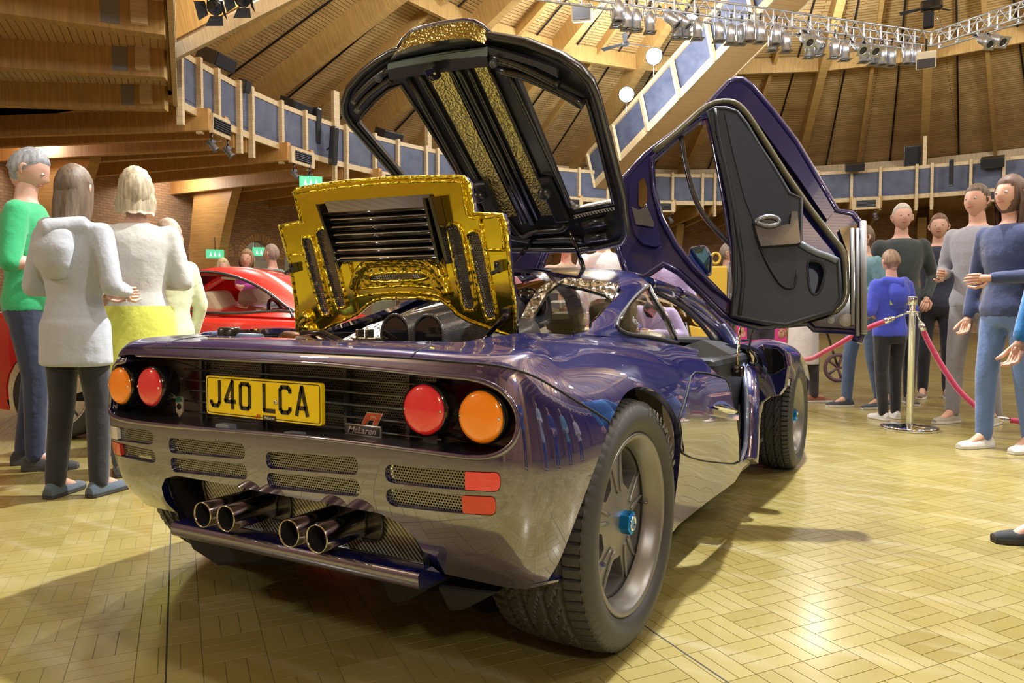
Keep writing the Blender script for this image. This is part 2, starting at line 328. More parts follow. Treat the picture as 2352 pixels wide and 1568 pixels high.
# ---- roof: boarded cone, ribs, purlins and black rods
g = G(); NB = 24; ra, rb = 1.2, 21.2
for k in range(NB):
    t0, t1 = TH0+15*k, TH0+15*(k+1); n = 8
    for j in range(n):
        r0, r1 = ra+(rb-ra)*j/n, ra+(rb-ra)*(j+1)/n; ps = [rp(t0,r0,zroof(r0)), rp(t1,r0,zroof(r0)), rp(t1,r1,zroof(r1)), rp(t0,r1,zroof(r1))]
        w0, w1 = r0*.13, r1*.13; g.add(ps, [(0,1,2,3)], 0, False, [(-w0+k*7,r0*1.077),(w0+k*7,r0*1.077),(w1+k*7,r1*1.077),(-w1+k*7,r1*1.077)])
ceiling = structure(g.build('ceiling', BOARDS))
def local_beam(name, a, b, w, h, m, parent, up=(0,0,1), bevel=.006):
    """a beam as its own object whose local x runs along the beam (for the grain)"""
    a, b = np.array(a, float), np.array(b, float); d = nrm(b-a); x = nrm(np.cross(d, up)); z = np.cross(x, d); g = G(); g.box((0,0,0), (w, h, np.linalg.norm(b-a)))
    o = g.build(name, m, parent, bevel); c_ = (a+b)/2; M = Matrix(((x[0],z[0],d[0],c_[0]),(x[1],z[1],d[1],c_[1]),(x[2],z[2],d[2],c_[2]),(0,0,0,1))); o.matrix_basis = M; return o
rods = G()
for k in range(NB):
    t = TH0+15*k
    local_beam('roof_rib', rp(t,18.4,zroof(18.4)-.36), rp(t,1.5,zroof(1.5)-.36), .26, .72, WOOD, ceiling)
    local_beam('roof_rafter', rp(t+7.5,18.4,zroof(18.4)-.16), rp(t+7.5,5,zroof(5)-.16), .12, .34, WOOD, ceiling)
    for rr in (12.0, 6.5): local_beam('roof_purlin', rp(t,rr,zroof(rr)-.28), rp(t+15,rr,zroof(rr)-.28), .14, .5, WOOD, ceiling)
    local_beam('eaves_beam', rp(t,18.2,zroof(18.2)-.35), rp(t+15,18.2,zroof(18.2)-.35), .16, .55, WOODL, ceiling)
    for q in (3.75, 11.25): rods.tube([rp(t+q,18.2,zroof(18.2)-.09), rp(t+q,3,zroof(3)-.09)], .028, 6)
rods.build('conduit', BLACKM, ceiling)
# ---- outer wall of brick with arched openings
def wall_vec(m):
    g_ = node(m, 'ShaderNodeNewGeometry'); s = node(m, 'ShaderNodeVectorMath', operation='SUBTRACT'); lk(m, g_.outputs['Position'], s.inputs[0]); s.inputs[1].default_value = (*HC, 0)
    sp = node(m, 'ShaderNodeSeparateXYZ'); lk(m, s.outputs[0], sp.inputs[0]); a = node(m, 'ShaderNodeMath', operation='ARCTAN2'); lk(m, sp.outputs[0], a.inputs[0]); lk(m, sp.outputs[1], a.inputs[1])
    mu = node(m, 'ShaderNodeMath', operation='MULTIPLY'); lk(m, a.outputs[0], mu.inputs[0]); mu.inputs[1].default_value = RW; cb = node(m, 'ShaderNodeCombineXYZ'); lk(m, mu.outputs[0], cb.inputs[0]); lk(m, sp.outputs[2], cb.inputs[1]); return cb.outputs[0]
bn = [n for n in BRICK.node_tree.nodes if n.type in ('TEX_BRICK','TEX_NOISE')]; v_ = wall_vec(BRICK)
for n in bn: lk(BRICK, v_, n.inputs['Vector'])
def th_of(px, rad=RW):
    d = ray(px, 700)[:2]; d /= np.linalg.norm(d); q = CAM[:2]-HC; b = q.dot(d); t = -b+math.sqrt(b*b-q.dot(q)+rad*rad); p = q+d*t; return math.degrees(math.atan2(p[0],p[1])-AZ0)
def ww(uv): a = np.radians(uv[:,0]/RW*180/PI)+AZ0; return np.stack([HC[0]+RW*np.sin(a), HC[1]+RW*np.cos(a), uv[:,1]], 1)
th1 = th_of(597); A1 = [th1, th_of(487)]; A1 += [A1[1]-(A1[0]-A1[1])*1.35*q for q in (1, 2, 3)]+[A1[0]+4.6, A1[0]+9.2, A1[0]+15]
def arch(t, r=.62, zs=2.75): u0 = R(t)*RW; return [(u0-r,.0),(u0-r,zs)]+[(u0-r*math.cos(a), zs+r*math.sin(a)) for a in np.linspace(0,PI,13)[1:-1]]+[(u0+r,zs),(u0+r,.0)]
lo, hi = R(-140)*RW, R(220)*RW
walls = []
for n_, (a, b, tag_) in enumerate(((-140,-60,'left'),(-60,0,'far'),(0,80,'right'),(80,220,'near'))):
    hs = [arch(t) for t in A1 if a < t < b]
    hs = [[(u, max(z, .05)) for u, z in h] for h in hs]
    o = patch(ww, [(R(a)*RW,0),(R(b)*RW,0),(R(b)*RW,6.8),(R(a)*RW,6.8)], hs, (1.2,1.2), .45, 'wall_'+tag_, [BRICK], None, flip=False); structure(o); walls.append(o)
back = G(); gg = []
for t in A1:   # splayed brick surrounds, glazed screens with a door below
    st = next(o for o, (a,b) in zip(walls, ((-140,-60),(-60,0),(0,80),(80,220))) if a < t < b)
    for q in range(22):
        a0, a1 = PI*q/22+.012, PI*(q+1)/22-.012; u0 = R(t)*RW; P = lambda a, r, d: (lambda p: p*1.0)(rp(math.degrees((u0-r*math.cos(a))/RW), RW-d, 2.75+r*math.sin(a)))
        b_ = G(); vs = [P(a0,.63,.0),P(a1,.63,.0),P(a1,.86,.0),P(a0,.86,.0),P(a0,.63,.03),P(a1,.63,.03),P(a1,.86,.03),P(a0,.86,.03)]
        b_.add(vs, [(4,5,6,7),(0,1,5,4),(1,2,6,5),(2,3,7,6),(3,0,4,7)]).build('brick', mat('arch_brick', (.66,.40,.20), .8), st)
    f_ = G(); u0 = R(t)*RW; P = lambda u, z, d=-.3: rp(math.degrees((u0+u)/RW), RW-d, z)
    arc = [P(-.6*math.cos(a), 2.75+.6*math.sin(a)) for a in np.linspace(0,PI,15)]; f_.tube(arc, .03, 6); f_.tube([P(-.6,2.75),P(.6,2.75)], .03, 6); f_.tube([P(0,0),P(0,3.35)], .02, 6); f_.tube([P(-.6,0),P(-.6,2.75)], .03, 6); f_.tube([P(.6,0),P(.6,2.75)], .03, 6); f_.tube([P(-.6,2.05),P(.6,2.05)], .03, 6)
    f_.build('door_frame', ALU, st)
# corridor behind the arches
g = G(); pts = [rp(t, 24, 0) for t in range(-140,-40,5)]
for a, b in zip(pts, pts[1:]): g.add([a,b,b+[0,0,3.9],a+[0,0,3.9]], [(0,1,2,3)])
structure(g.build('wall_corridor', mat('corridor_cream', (.42,.38,.26), .7)))
g = G()
for a, b in zip(range(-140,-40,5), range(-135,-35,5)): g.add([rp(a,20.9,3.9),rp(b,20.9,3.9),rp(b,24,3.9),rp(a,24,3.9)], [(0,1,2,3)])
structure(g.build('ceiling_corridor', mat('corridor_white', (.5,.5,.45), .7)))
for t in (-66,-84,-93,-101,-112): lamp('corridor_lamp', rp(t,22.2,3.6), 70, 'POINT', .15)
# ---- balcony: soffit, joists, posts, rails and slate panels
VX = rp(-116.3,RF)[:2]; NX = np.array([-4.6, 2.88]); KS = list(range(-7, 13))
SOFF = G()
def rung(k0, a, b, z, m=0):
    A = [rp(a,RF-.02,z), rp(b,RF-.02,z), rp(b,RW,z), rp(a,RW,z)]; s0, s1 = R(a)*16, R(b)*16
    SOFF.add(A, [(0,1,2,3)], m, False, [(s0,0),(s1,0),(s1,6.5),(s0,6.5)])
SOFFIT_R = SOFFIT
for k in range(-8, 13):
    for q in range(4):
        if TH0+15*k+3.75*q-7.5 < -118: continue
        rung(k, TH0+15*k+3.75*q-7.5, TH0+15*k+3.75*(q+1)-7.5, ZS)
SOFF.add([(*VX,ZS),(*NX,ZS),(-2,-9,ZS),(-14,-12,ZS),(-22,6,ZS)], [(0,1,2,3,4)], 0, False, [(0,0),(8,0),(16,10),(8,18),(-8,10)])
SOFF.add([(*NX,ZS),(*rp(-172,RF)[:2],ZS),(*rp(-172,RW)[:2],ZS),(-2,-9,ZS)], [(0,1,2,3)], 0, False, [(0,0),(8,0),(16,10),(8,18)])
for a_ in range(-150, -110, 5): SOFF.add([rp(a_,RF+.5,ZS+.02), rp(a_+5,RF+.5,ZS+.02), rp(a_+5,RW,ZS+.02), rp(a_,RW,ZS+.02)], [(0,1,2,3)], 0, False, [(a_*.3,0),(a_*.3+1.5,0),(a_*.3+1.5,6),(a_*.3,6)])
balc = structure(SOFF.build('ceiling_balcony', SOFFIT))
front = structure(G().box(rp(180,RF,5.4),(.02,.02,.9)).build('trim_balcony', WOODL)); joists = balc
def post(p0, z0=4.42, z1=6.02, face=None, w=.13, nm='post'):
    d = nrm([HC[0]-p0[0], HC[1]-p0[1], 0]) if face is None else nrm(face); local_beam(nm, [p0[0],p0[1],z0], [p0[0],p0[1],z1], .09, w, WOODL, front, d)
def bay(p, q, box=False):
    """rails and slate panel between two front posts"""
    p, q = np.array(p), np.array(q); L = np.linalg.norm(q-p)
    local_beam('rail', [*p[:2],ZT-.06], [*q[:2],ZT-.06], .07, .12, WOODL, front); local_beam('rail', [*p[:2],ZB+.06], [*q[:2],ZB+.06], .07, .15, WOODL, front)
    g = G(); g.beam([*p[:2],(ZT+ZB)/2],[*q[:2],(ZT+ZB)/2], .02, ZT-ZB-.2); g.build('panel', SLATE, front)
def bevcaps(): pass
boxes = []
for k in [-8]+KS:
    t = TH0+15*k; offs = [-.95,.95,5.6,9.4]
    if k == -8:
        a0_ = -116.3
        for q in (a0_+.3,-113.1,-110.4): post(rp(q, RF-.06), 4.5)
        for a, b in ((a0_,-113.1),(-113.1,-110.4),(-110.4,-107.05)): bay(rp(a,RF), rp(b,RF))
        for q in (-113.1,-110.4): local_beam('joist', rp(q,RF-.28,4.78), rp(q,RW,4.78), .12, .44, WOODS, balc)
        t = -113.1-5.6; offs = []
    for i, q in enumerate(offs):
        post(rp(t+q, RF-.06), 4.42 if i < 2 else 4.5)
        a, b = t+q, t+(offs[i+1] if i < 3 else 14.05); bay(rp(a,RF), rp(b,RF))
    for q in ((-.95,.95) if offs else ()): local_beam('joist', rp(t+q,RF+.04,4.80), rp(t+q,RW,4.80), .14, .52, WOODS if -115 < t < -40 else WOOD, balc)
    for q in ((5.6,9.4) if offs else ()): local_beam('joist', rp(t+q,RF-.28,4.78), rp(t+q,RW,4.78), .12, .44, WOODS if -115 < t < -40 else WOOD, balc)
    # box end with grille between the middle pair
    a, b = rp(t+5.6,RF-.3,4.72), rp(t+(9.4 if offs else 8.3),RF-.3,4.72); local_beam('vent_box', a, b, .10, .40, WOODL, front)
    g = G(); m_ = (a+b)/2; d = nrm(b-a); nn = nrm([HC[0]-m_[0],HC[1]-m_[1],0]); g.box(m_+nn*.055,(.62,.02,.24),(d,nn,(0,0,1)))
    for z in range(5): g.box(m_+nn*.075+[0,0,-.09+.045*z],(.60,.03,.012),(d,nn,(0,0,1)),1)
    g.build('vent_grille', [BLACKM, DKMET], front); boxes.append((m_, nn, d, t+7.5))
    # curved leg under each main pair of joists, in the radial plane
    g = G(); n = 14; o_, i_ = [], []
    for j in range(n+1):
        z = 4.62*j/n; s = (j/n)**2.2; o_.append((20.15-.45*s, z)); i_.append((19.0-.95*s-.1*(j/n), z))
    t_ = nrm(rp(t+1,15)-rp(t,15)); ring = [rp(t,r,z) for r, z in o_]+[rp(t,r,z) for r, z in i_[::-1]]
    g.prism([p-t_*.16 for p in ring], t_*.32); g.build('curved_leg', WOODS if -115 < t < -40 else WOOD, balc, .01)
# straight run of balcony over the photographer's left, with its joists and boards
seg = [np.array(p) for p in ((-7.62,4.90),(-8.45,5.48),(-9.2,6.0),(-10.2,6.65))]
E0 = CAM[:2]; dd = nrm(ray(392,700)[:2])
ends = [(9.3,60),(10.95,54),(12.9,43),(14.9,36)]
prev = None
for i, (r_, ang) in enumerate(ends):
    e = E0+dd*r_; a = R(180+ang); out = np.array([math.cos(a), math.sin(a)])
    local_beam('joist', [*e, 4.90], [*(e+out*9), 4.90], .20, .56, WOOD, balc)
    g = G(); pe = e+out*.30; x = np.array([-out[1], out[0], 0]); g.box([*(pe+out*.35), 4.86], (.012,.20,.36), (x, [*out,0], (0,0,1))); 
    for s in (-1,1): g2 = G(); g2.box(np.array([*(pe+out*.34),4.86])+x*.106*s,(.012,.22,.36),(x,[*out,0],(0,0,1))); g2.build('connector_plate', GALV, balc)
    for s in (-1,1): local_beam('post', [*(pe[:2]+x[:2]*.15*s),4.70],[*(pe[:2]+x[:2]*.15*s),5.2], .10, .20, WOODL, front, (*out,0))
    if prev is not None and (i % 2 == 1 or True):
        p_, po = prev; n = (0,30,48,48)[i]
        for j in range(n):
            a_, b_ = (j+.06)/n*5.2, (j+.94)/n*5.2; zz = 5.05; P1, P2, P3, P4 = p_+po*a_, p_+po*b_, e+out*b_, e+out*a_
            g = G(); g.prism([[*P1,zz],[*P2,zz],[*P3,zz],[*P4,zz]], (0,0,.02)); g.build('plank', WOODL if i % 2 else mat('tan_pine', (.60,.40,.19), .55), balc)
    prev = (e, out)
e2 = E0+dd*6.5
for z, h in ((ZT-.05,.12),(ZB+.06,.16)): local_beam('rail', [*e2,z],[*VX,z], .08, h, WOODL, front)
g = G(); g.beam([*e2,5.42],[*VX,5.42], .02, .9); g.build('panel', SLATE, front)
# ---- sloping boarded trusses under the roof
def sloping(name, A, B, side, wid, hp, nposts, lean):
    A, B, side = np.array(A), np.array(B), np.array(side, float); d = nrm(B-A); L = np.linalg.norm(B-A); up = nrm(np.array([0,0,1.])+lean); g = G()
    g.prism([A, B, B+side*wid, A+side*wid], up*.06); T = G(); n = int(L/.16)
    for j in range(n): a_, b_ = A+d*(L*(j+.04)/n), A+d*(L*(j+.96)/n); T.prism([a_, b_, b_+side*wid, a_+side*wid], -up*.015)
    root = structure(g.build(name, mat('slat_gap', (.12,.07,.03), .7))); q = T.build('slat', mat('tan_pine', (.60,.40,.19), .55), root); q['kind'] = 'stuff'
    local_beam('edge_beam', A+side*wid, B+side*wid, .05, .09, WOODL, root); local_beam('edge_beam', A+up*.12, B+up*.12, .09, .26, WOODL, root)
    if nposts:
        local_beam('edge_beam', A+up*hp, B+up*hp, .09, .14, WOODL, root)
        for j in range(nposts+1):
            p = A+d*L*j/nposts; local_beam('post', p-side*.05, p-side*.05+up*hp, .16, .10, WOODL, root, -side)
            if j < nposts: g = G(); q0, q1 = p+side*.04, p+side*.04+d*L/nposts; g.prism([q0+up*.22, q1+up*.22, q1+up*(hp-.06), q0+up*(hp-.06)], side*.02); g.build('panel', SLATE, root)
    else: local_beam('side_beam', A+side*wid+up*.5, B+side*wid+up*.5, .12, .9, WOOD, root)
    return root
def far(px, py, r): d = ray(px, py); return CAM+d/np.hypot(d[0],d[1])*r
cr_ = np.array([*_r[:2],0])
sloping('trim_right', far(1368,432,26.5), far(1838,-60,20.5), nrm(_r+.25*np.array([*_f[:2],0])), .95, 1.25, 6, -cr_*.22)
PA, PB, PC = far(393,141,14.6), far(730,-28,12.6), far(393,104,15.6); sloping('trim_left', PA, PB, nrm(PC-PA), np.linalg.norm(PC-PA), 0, 0, cr_*0)
# ---- green exit signs, downlights
def plate(name, c_, w_, h_, nrm_, m, parent=None, t=.04, up=(0,0,1)):
    n_ = nrm(nrm_); x = nrm(np.cross(up, n_)); g = G(); g.box(c_, (w_, t, h_), (x, n_, np.cross(n_, x))); return g.build(name, m, parent, .004)
for px, py, r_, lb in ((600,578,23.4,'lit green exit sign hanging inside the wide arch'),(494,583,23.4,'lit green exit sign half hidden behind the curved timber leg'),(370,560,23.4,'faint green exit sign in the brick wall behind the red car'),(714,418,17.2,'small green emergency sign under the balcony above the gold lid')):
    p = far(px, py, r_); root = thing('exit_sign', lb, 'sign', p-[0,0,.13]); n_ = nrm([*(CAM-p)[:2],0]); plate('sign_face', p, .50, .26, n_, SIGNG, root)
    x = nrm(np.cross((0,0,1), n_)); g = G()
    for q in (-.12,0,.12): g.prism([p+n_*.022+x*(q-.035)+[0,0,-.07], p+n_*.022+x*(q+.035)+[0,0,-.07], p+n_*.022+x*q+[0,0,.07]], n_*.004)
    g.build('arrow_mark', mat('sign_white', (.9,.95,.9), .4, emit=(1,1,1), es=.8), root); g = G(); g.tube([p+[0,0,.13], p+[0,0,.5]], .012, 6); g.build('hanger', DKMET, root)
for px, py, lb in ((90,318,'round lit downlight above the man in the green shirt'),(405,396,'round lit downlight above the woman with pale curly hair'),(2291,487,'slim lit downlight over the people at far right')):
    p = onz(px, py, 4.98); root = thing('downlight', lb, 'lamp', p); g = G(); g.lathe([(0,0),(.30,0),(.30,.06)], p, n=24); g.build('lens', LAMPM, root)
    g = G(); g.lathe([(.30,-.01),(.36,-.01),(.36,.06)], p, n=24); g.build('bezel', WHITE, root); x = np.array([*(_r[:2]*.75),0]); plate('hatch', p+x+[0,0,-.01], .62, .62, (0,0,1), BLACKM, root, .02, up=(0,1,0))
    lamp('downlight_bulb', p-[0,0,.12], 60, 'POINT', .2, (1,.95,.9))
for px, py, r_, lb in ((1502,129,21.0,'glaring white floodlight, the upper one beside the sloping timber truss'),(1439,217,22.5,'glaring white floodlight, the lower one beside the sloping timber truss'),(1586,52,20.5,'white floodlight mostly behind the aluminium lighting truss')):
    p = far(px, py, r_); root = thing('flood_or_fill', lb, 'lamp', p); n_ = nrm(CAM-p-[0,0,2]); g = G(); g.lathe([(0,.05),(.20,.05),(.22,0)], p, n_, 20); g.build('lens', mat('flood_glow', (1,1,1), .5, emit=(1,.99,1), es=26), root)
    g = G(); g.lathe([(.22,.06),(.24,.05),(.22,-.1),(.08,-.25),(0,-.26)], p, n_, 20); g.build('housing', DKMET, root); g = G(); g.tube([p-n_*.25, p-n_*.3-[0,0,.3], p-[0,0,.55]], .015, 6); g.build('hook', STEEL, root)
    lamp('flood_bulb', p+n_*.35, 110, 'POINT', .2, (.92,.95,1)); lamp('flood_bulb', p-cr_*0+n_*-.6+[0,0,-.2], 90, 'POINT', .15, (.9,.94,1))
# twin spotlights under the vent boxes, loudspeakers along the rail
sp0 = None
def spotpair(c_, n_, d_):
    rt = thing('track_spot', 'x', 'spotlight', c_); g = G(); g.tube([c_, c_-[0,0,.14]], .02, 6); g.box(c_-[0,0,.17], (.10,.10,.06)); g.build('bracket', DKMET, rt)
    a = nrm(n_*.6+d_*.3-np.array([0,0,.8])); g = G(); g.lathe([(.0,-.10),(.06,-.10),(.065,.10),(.085,.13),(.08,.13),(.055,.09),(0,.09)], c_-[0,0,.24], a, 12); g.build('lamp_head', mat('grey_metal', (.25,.26,.28), .4, .5), rt); return rt
names_k = {-7:'nearest the curved leg, over the red car',-6:'above the gold lid',-8:'at far left'}
vis_ = []
for m_, nn, d, t in boxes:
    q = (m_-CAM); dep = q.dot(_f); x = 1176+FPX*q.dot(_r)/dep if dep > 0 else -9
    if dep > 0 and 300 < x < 2400: vis_.append((x, m_, nn, d))
vis_.sort(key=lambda v: v[0])
for i, (x, m_, nn, d) in enumerate(vis_):
    for s, w_ in ((-1,'left'),(1,'right')):
        spotpair(m_+d*.3*s*(1 if d.dot(_r) > 0 else -1)-[0,0,.2], nn, d)['label'] = f'{w_} grey spotlight of the pair under the vent box %s' % (['first from the left','second from the left','third from the left','fourth from the left','fifth from the left','sixth from the left','seventh from the left','eighth from the left','ninth from the left','tenth from the left'][i])
def speaker(px, py, r_, w_, h_, d_, tilt, lb, m=BLACK):
    p = far(px, py, r_); n_ = nrm([*(HC-p[:2]), -tilt*10]); x = nrm(np.cross((0,0,1), n_)); up = np.cross(n_, x); rt = thing('loudspeaker', lb, 'speaker', p-[0,0,h_/2]); g = G()
    g.prism([p+x*w_/2*a+up*h_/2*b-n_*d_/2 for a,b in ((-1,-1),(1,-1),(1,1),(-1,1))], n_*d_); g.build('cabinet', m, rt, .02); g = G(); g.box(p+n_*(d_/2+.005), (w_*.9,.01,h_*.9), (x,n_,up)); g.build('grille', BLACKM, rt)
    g = G(); g.tube([p-n_*d_/2, p-n_*(d_/2+.15)-[0,0,.1]], .02, 6); g.build('bracket', DKMET, rt); return rt
for a in ((498,137,17.6,.75,.3,.5,.6,'black wedge loudspeaker on the balcony rail nearest the left'),(680,246,19.6,.75,.3,.5,.6,'black wedge loudspeaker on the balcony rail above the red car'),
          (893,311,22.6,.75,.3,.5,.6,'black wedge loudspeaker seen through the left window of the raised engine cover'),(1963,383,28.6,.62,.25,.4,.5,'black wedge loudspeaker on the rail beside the raised door'),
          (2280,372,28.8,.66,.34,.4,.5,'black wedge loudspeaker on the rail at far right'),(2096,361,29.6,.55,.75,.4,.1,'upright black loudspeaker standing beside the tall pale post'),
          (561,198,17.4,.22,.28,.2,.3,'small black loudspeaker at the rail corner'),(2185,397,28.6,.14,.9,.12,0,'slim black column loudspeaker on the slate panel at right')): speaker(*a)
for a in ((727,290,19.8,.18,.95,.16,'slim brown column loudspeaker hanging on the balcony, left of a pair'),(766,335,19.8,.18,1.0,.16,'slim black column loudspeaker hanging on the balcony, right of a pair')):
    o = speaker(*a[:6], .1, a[6])
for t, dz in ((-.0,1.0),(-90,.9),(-60,.9),(-75,.9)): local_beam('post', rp(TH0+t,RF+.1,ZT), rp(TH0+t,RF+.1,ZT+dz), .20, .12, WOODL, front, (1,0,0))
# ---- aluminium lighting truss
ZL, TS = 6.96, .31; T1, T2, T3 = onz(1245,-16,ZL), onz(2138,106,ZL), onz(2480,-4,ZL)
def unit_rod():
    g = G(); g.tube([(0,0,0),(0,0,1)], 1, 7); o = g.build('rod', ALU); me = o.data; bpy.data.objects.remove(o); return me
URM = unit_rod()
def rodobj(name, a, b, r, parent):
    a, b = np.array(a), np.array(b); x, y, d = frame(b-a); L = np.linalg.norm(b-a); o = bpy.data.objects.new(name, URM); COL.objects.link(o); adopt(o, parent)
    o.matrix_basis = Matrix(((x[0]*r,y[0]*r,d[0]*L,a[0]),(x[1]*r,y[1]*r,d[1]*L,a[1]),(x[2]*r,y[2]*r,d[2]*L,a[2]),(0,0,0,1))); return o
def truss(P, Q, lb, bays):
    d = nrm(Q-P); s = nrm(np.cross(d, (0,0,1))); s = s if s.dot(P-CAM) > 0 else -s; s = s*TS; u = np.array([0,0,TS]); rt = thing('lighting_truss', lb, 'truss', (P+Q)/2, 'sections of the aluminium lighting truss'); L = np.linalg.norm(Q-P)
    for o_ in (s*0, s, u, s+u): rodobj('chord', P+o_, Q+o_, .024, rt)
    for i in range(bays):
        a, b = P+(Q-P)*i/bays, P+(Q-P)*(i+1)/bays; m_ = (a+b)/2
        for o0, o1 in ((s*0, u), (s, s+u)): rodobj('brace', a+o0, m_+o1, .010, rt); rodobj('brace', m_+o1, b+o0, .010, rt)
        for o0, o1 in ((s*0, s), (u, u+s)): rodobj('brace', a+o0, m_+o1, .009, rt)
        rodobj('upright', a, a+u, .018, rt); rodobj('upright', a+s, a+s+u, .014, rt)
    return rt
L1 = np.linalg.norm(T2-T1); truss(T1, T2, 'long left run of the aluminium box truss carrying most of the cans', 20); truss(T2, T3, 'right run of the aluminium box truss beyond its corner', 7)
# par cans
def parcan():
    rt = thing('par_can', 'x', 'stage light', (0,0,0), 'silver stage lights hanging from the truss'); B = lambda g, n, m: g.build(n, m, rt, local=True)
    g = G(); g.lathe([(.0,.20),(.05,.20),(.06,.16),(.085,.13),(.095,.10),(.095,-.20),(.088,-.20),(.088,.08),(0,.09)], (0,0,0), n=18); B(g, 'can', mat('can_silver', (.74,.80,.92), .28, .85))
    g = G(); g.lathe([(0,-.185),(.086,-.185)], n=14); B(g, 'lens', mat('dark_lens', (.05,.05,.05), .1))
    g = G(); g.add([(a*.125,b*.125,-.205) for a,b in ((-1,-1),(1,-1),(1,1),(-1,1))]+[(.085*math.cos(t),.085*math.sin(t),-.205) for t in np.linspace(-3*PI/4, 5*PI/4, 9)[:-1]], [(0,4,5,6,1),(1,6,7,8,2),(2,8,9,10,3),(3,10,11,4,0)]); B(g, 'gel_frame', ALU)
    g = G(); g.tube([(-.11,0,-.02),(-.12,0,.22),(-.06,0,.25),(.06,0,.25),(.12,0,.22),(.11,0,-.02)], .008, 6); B(g, 'yoke', ALU)
    g = G(); g.tube([(0,0,.25),(0,0,.33)], .02, 8); g.box((0,0,.36), (.05,.05,.07)); B(g, 'clamp', DKMET); return rt
pc = parcan(); pk = kids(pc); vn = np.cross(T2-T1, (0,0,1)); vn2 = np.cross(T3-T2, (0,0,1)); sN = nrm(vn); sN = sN if sN.dot(T1-CAM) > 0 else -sN
c1 = [(160,170,1),(185,110,0),(270,195,0),(370,205,0),(510,230,0),(730,200,0,'tl'),(840,210,0,'tl'),(790,290,1),(880,290,1),(1005,300,0),(1230,325,0),(1350,350,0),(1455,360,1),(1540,325,0),(1655,340,0),(1820,360,0),(1785,430,1),(1925,435,0),(2130,410,0,'f'),(2235,430,0,'tl'),(2165,500,1),(2265,480,1)]
c2 = [(310,520,0),(425,545,0),(575,510,0,'f'),(630,570,1),(710,520,0,'f'),(735,590,1),(825,600,0),(925,610,0),(1095,590,0),(1190,590,0)]; c3 = [(1930,440,0,'f'),(2065,420,0,'f')]
L_ = [(1380+x/4.523, y/4.523, *q) for x, y, *q in c1]+[(1850+x/4.686, y/4.686, *q) for x, y, *q in c2]; L3 = [(1850+x/4.686, y/4.686, *q) for x, y, *q in c3]
L_.sort(key=lambda v: v[0]); first = True; W_ = 'first second third fourth fifth sixth seventh eighth ninth tenth eleventh twelfth thirteenth fourteenth fifteenth sixteenth seventeenth eighteenth nineteenth twentieth'.split(); W_ += ['twenty-'+w_ for w_ in W_[:9]]+['thirtieth']+['thirty-'+w_ for w_ in W_[:9]]
for i, (px, py, bk, *md) in enumerate(L_+L3):
    p = hit(px, py, vn, T1+sN*TS*bk) if i < len(L_) else hit(px, py, vn2, T2)
    st = {'tl':'tilted','f':'turned to face the camera'}.get(md[0] if md else '', 'pointing straight down')
    lb = f'silver stage light {st}, {W_[i]} from the left on the truss' if i < len(L_) else f'silver stage light facing the camera, {["left","right"][i-len(L_)]} one on the right run of the truss'
    if first: o = pc; o.location = tuple(p); o['label'] = lb; first = False
    else: o = dup(pc, p, YAW, lb, pk)
    if st == 'tilted': o.rotation_euler = (R(-18), R(-38), YAW)
    elif st.startswith('turned') or i >= len(L_): o.rotation_euler = (R(-52), 0, YAW+.15)
pc.rotation_euler = (0,0,YAW)
# hoist, loudspeaker at the truss corner, ceiling fans, upper loudspeaker
p = far(2140,12,17.8); rt = thing('chain_hoist', 'black chain hoist above the truss corner', 'hoist', p); g = G(); g.box(p, (.42,.2,.22)); g.build('motor', BLACKG, rt, .05); g = G(); g.box(p+[-.05,0,-.3], (.2,.16,.32)); g.build('chain_bag', BLACKM, rt, .03)
g = G(); g.tube([p-[0,0,.1], T2+[-.2,0,TS]], .012, 6); g.tube([p-[0,0,.1], T2+[.25,0,TS]], .012, 6); g.build('sling', STEEL, rt)
p = far(2127,138,16.9); rt = thing('loudspeaker', 'cream loudspeaker with dark front hanging under the truss corner', 'speaker', p); n_ = nrm(CAM-p); x = nrm(np.cross((0,0,1), n_)); up = np.cross(n_, x); g = G(); g.box(p, (.36,.25,.34), (x,n_,up)); g.build('cabinet', mat('cream_paint', (.7,.64,.48), .5), rt, .03); g = G(); g.box(p+n_*.13-up*.06, (.32,.02,.18), (x,n_,up)); g.build('grille', DKMET, rt, .01); g = G(); g.tube([p+up*.17, p+up*.4], .02, 6); g.build('bracket', BLACKM, rt)
p = far(1337,30,20.0); rt = thing('loudspeaker', 'cream box loudspeaker fixed to a roof beam left of the truss', 'speaker', p); n_ = nrm([HC[0]-p[0]-4,HC[1]-p[1]-9,-4.0]); x = nrm(np.cross((0,0,1), n_)); up = np.cross(n_, x); g = G(); g.box(p, (.55,.45,.45), (x,n_,up)); g.build('cabinet', mat('cream_paint'), rt, .03); g = G(); g.box(p+n_*.23, (.46,.02,.36), (x,n_,up)); g.build('grille', DKMET, rt, .01)
for px, py, r_, lb in ((1437,100,21,'dark three-bladed ceiling fan over the engine cover'),(2137,16,24,'dark ceiling fan behind the hoist')):
    p = far(px, py, r_); rt = thing('ceiling_fan', lb, 'fan', p); g = G(); g.lathe([(0,-.08),(.09,-.06),(.11,0),(.06,.08),(0,.1)], p, n=14); g.build('motor', BLACKM, rt); g = G(); g.tube([p, p+[0,0,.95]], .02, 6); g.build('rod', BLACKM, rt)
    for k in range(3): a = R(120*k+50); d = np.array([math.cos(a),math.sin(a),0]); s = np.array([-d[1],d[0],.25]); g = G(); g.prism([p+d*.1-s*.05,p+d*.78-s*.08,p+d*.78+s*.08,p+d*.1+s*.05], (0,0,.01)); g.build('blade', BLACKM, rt)
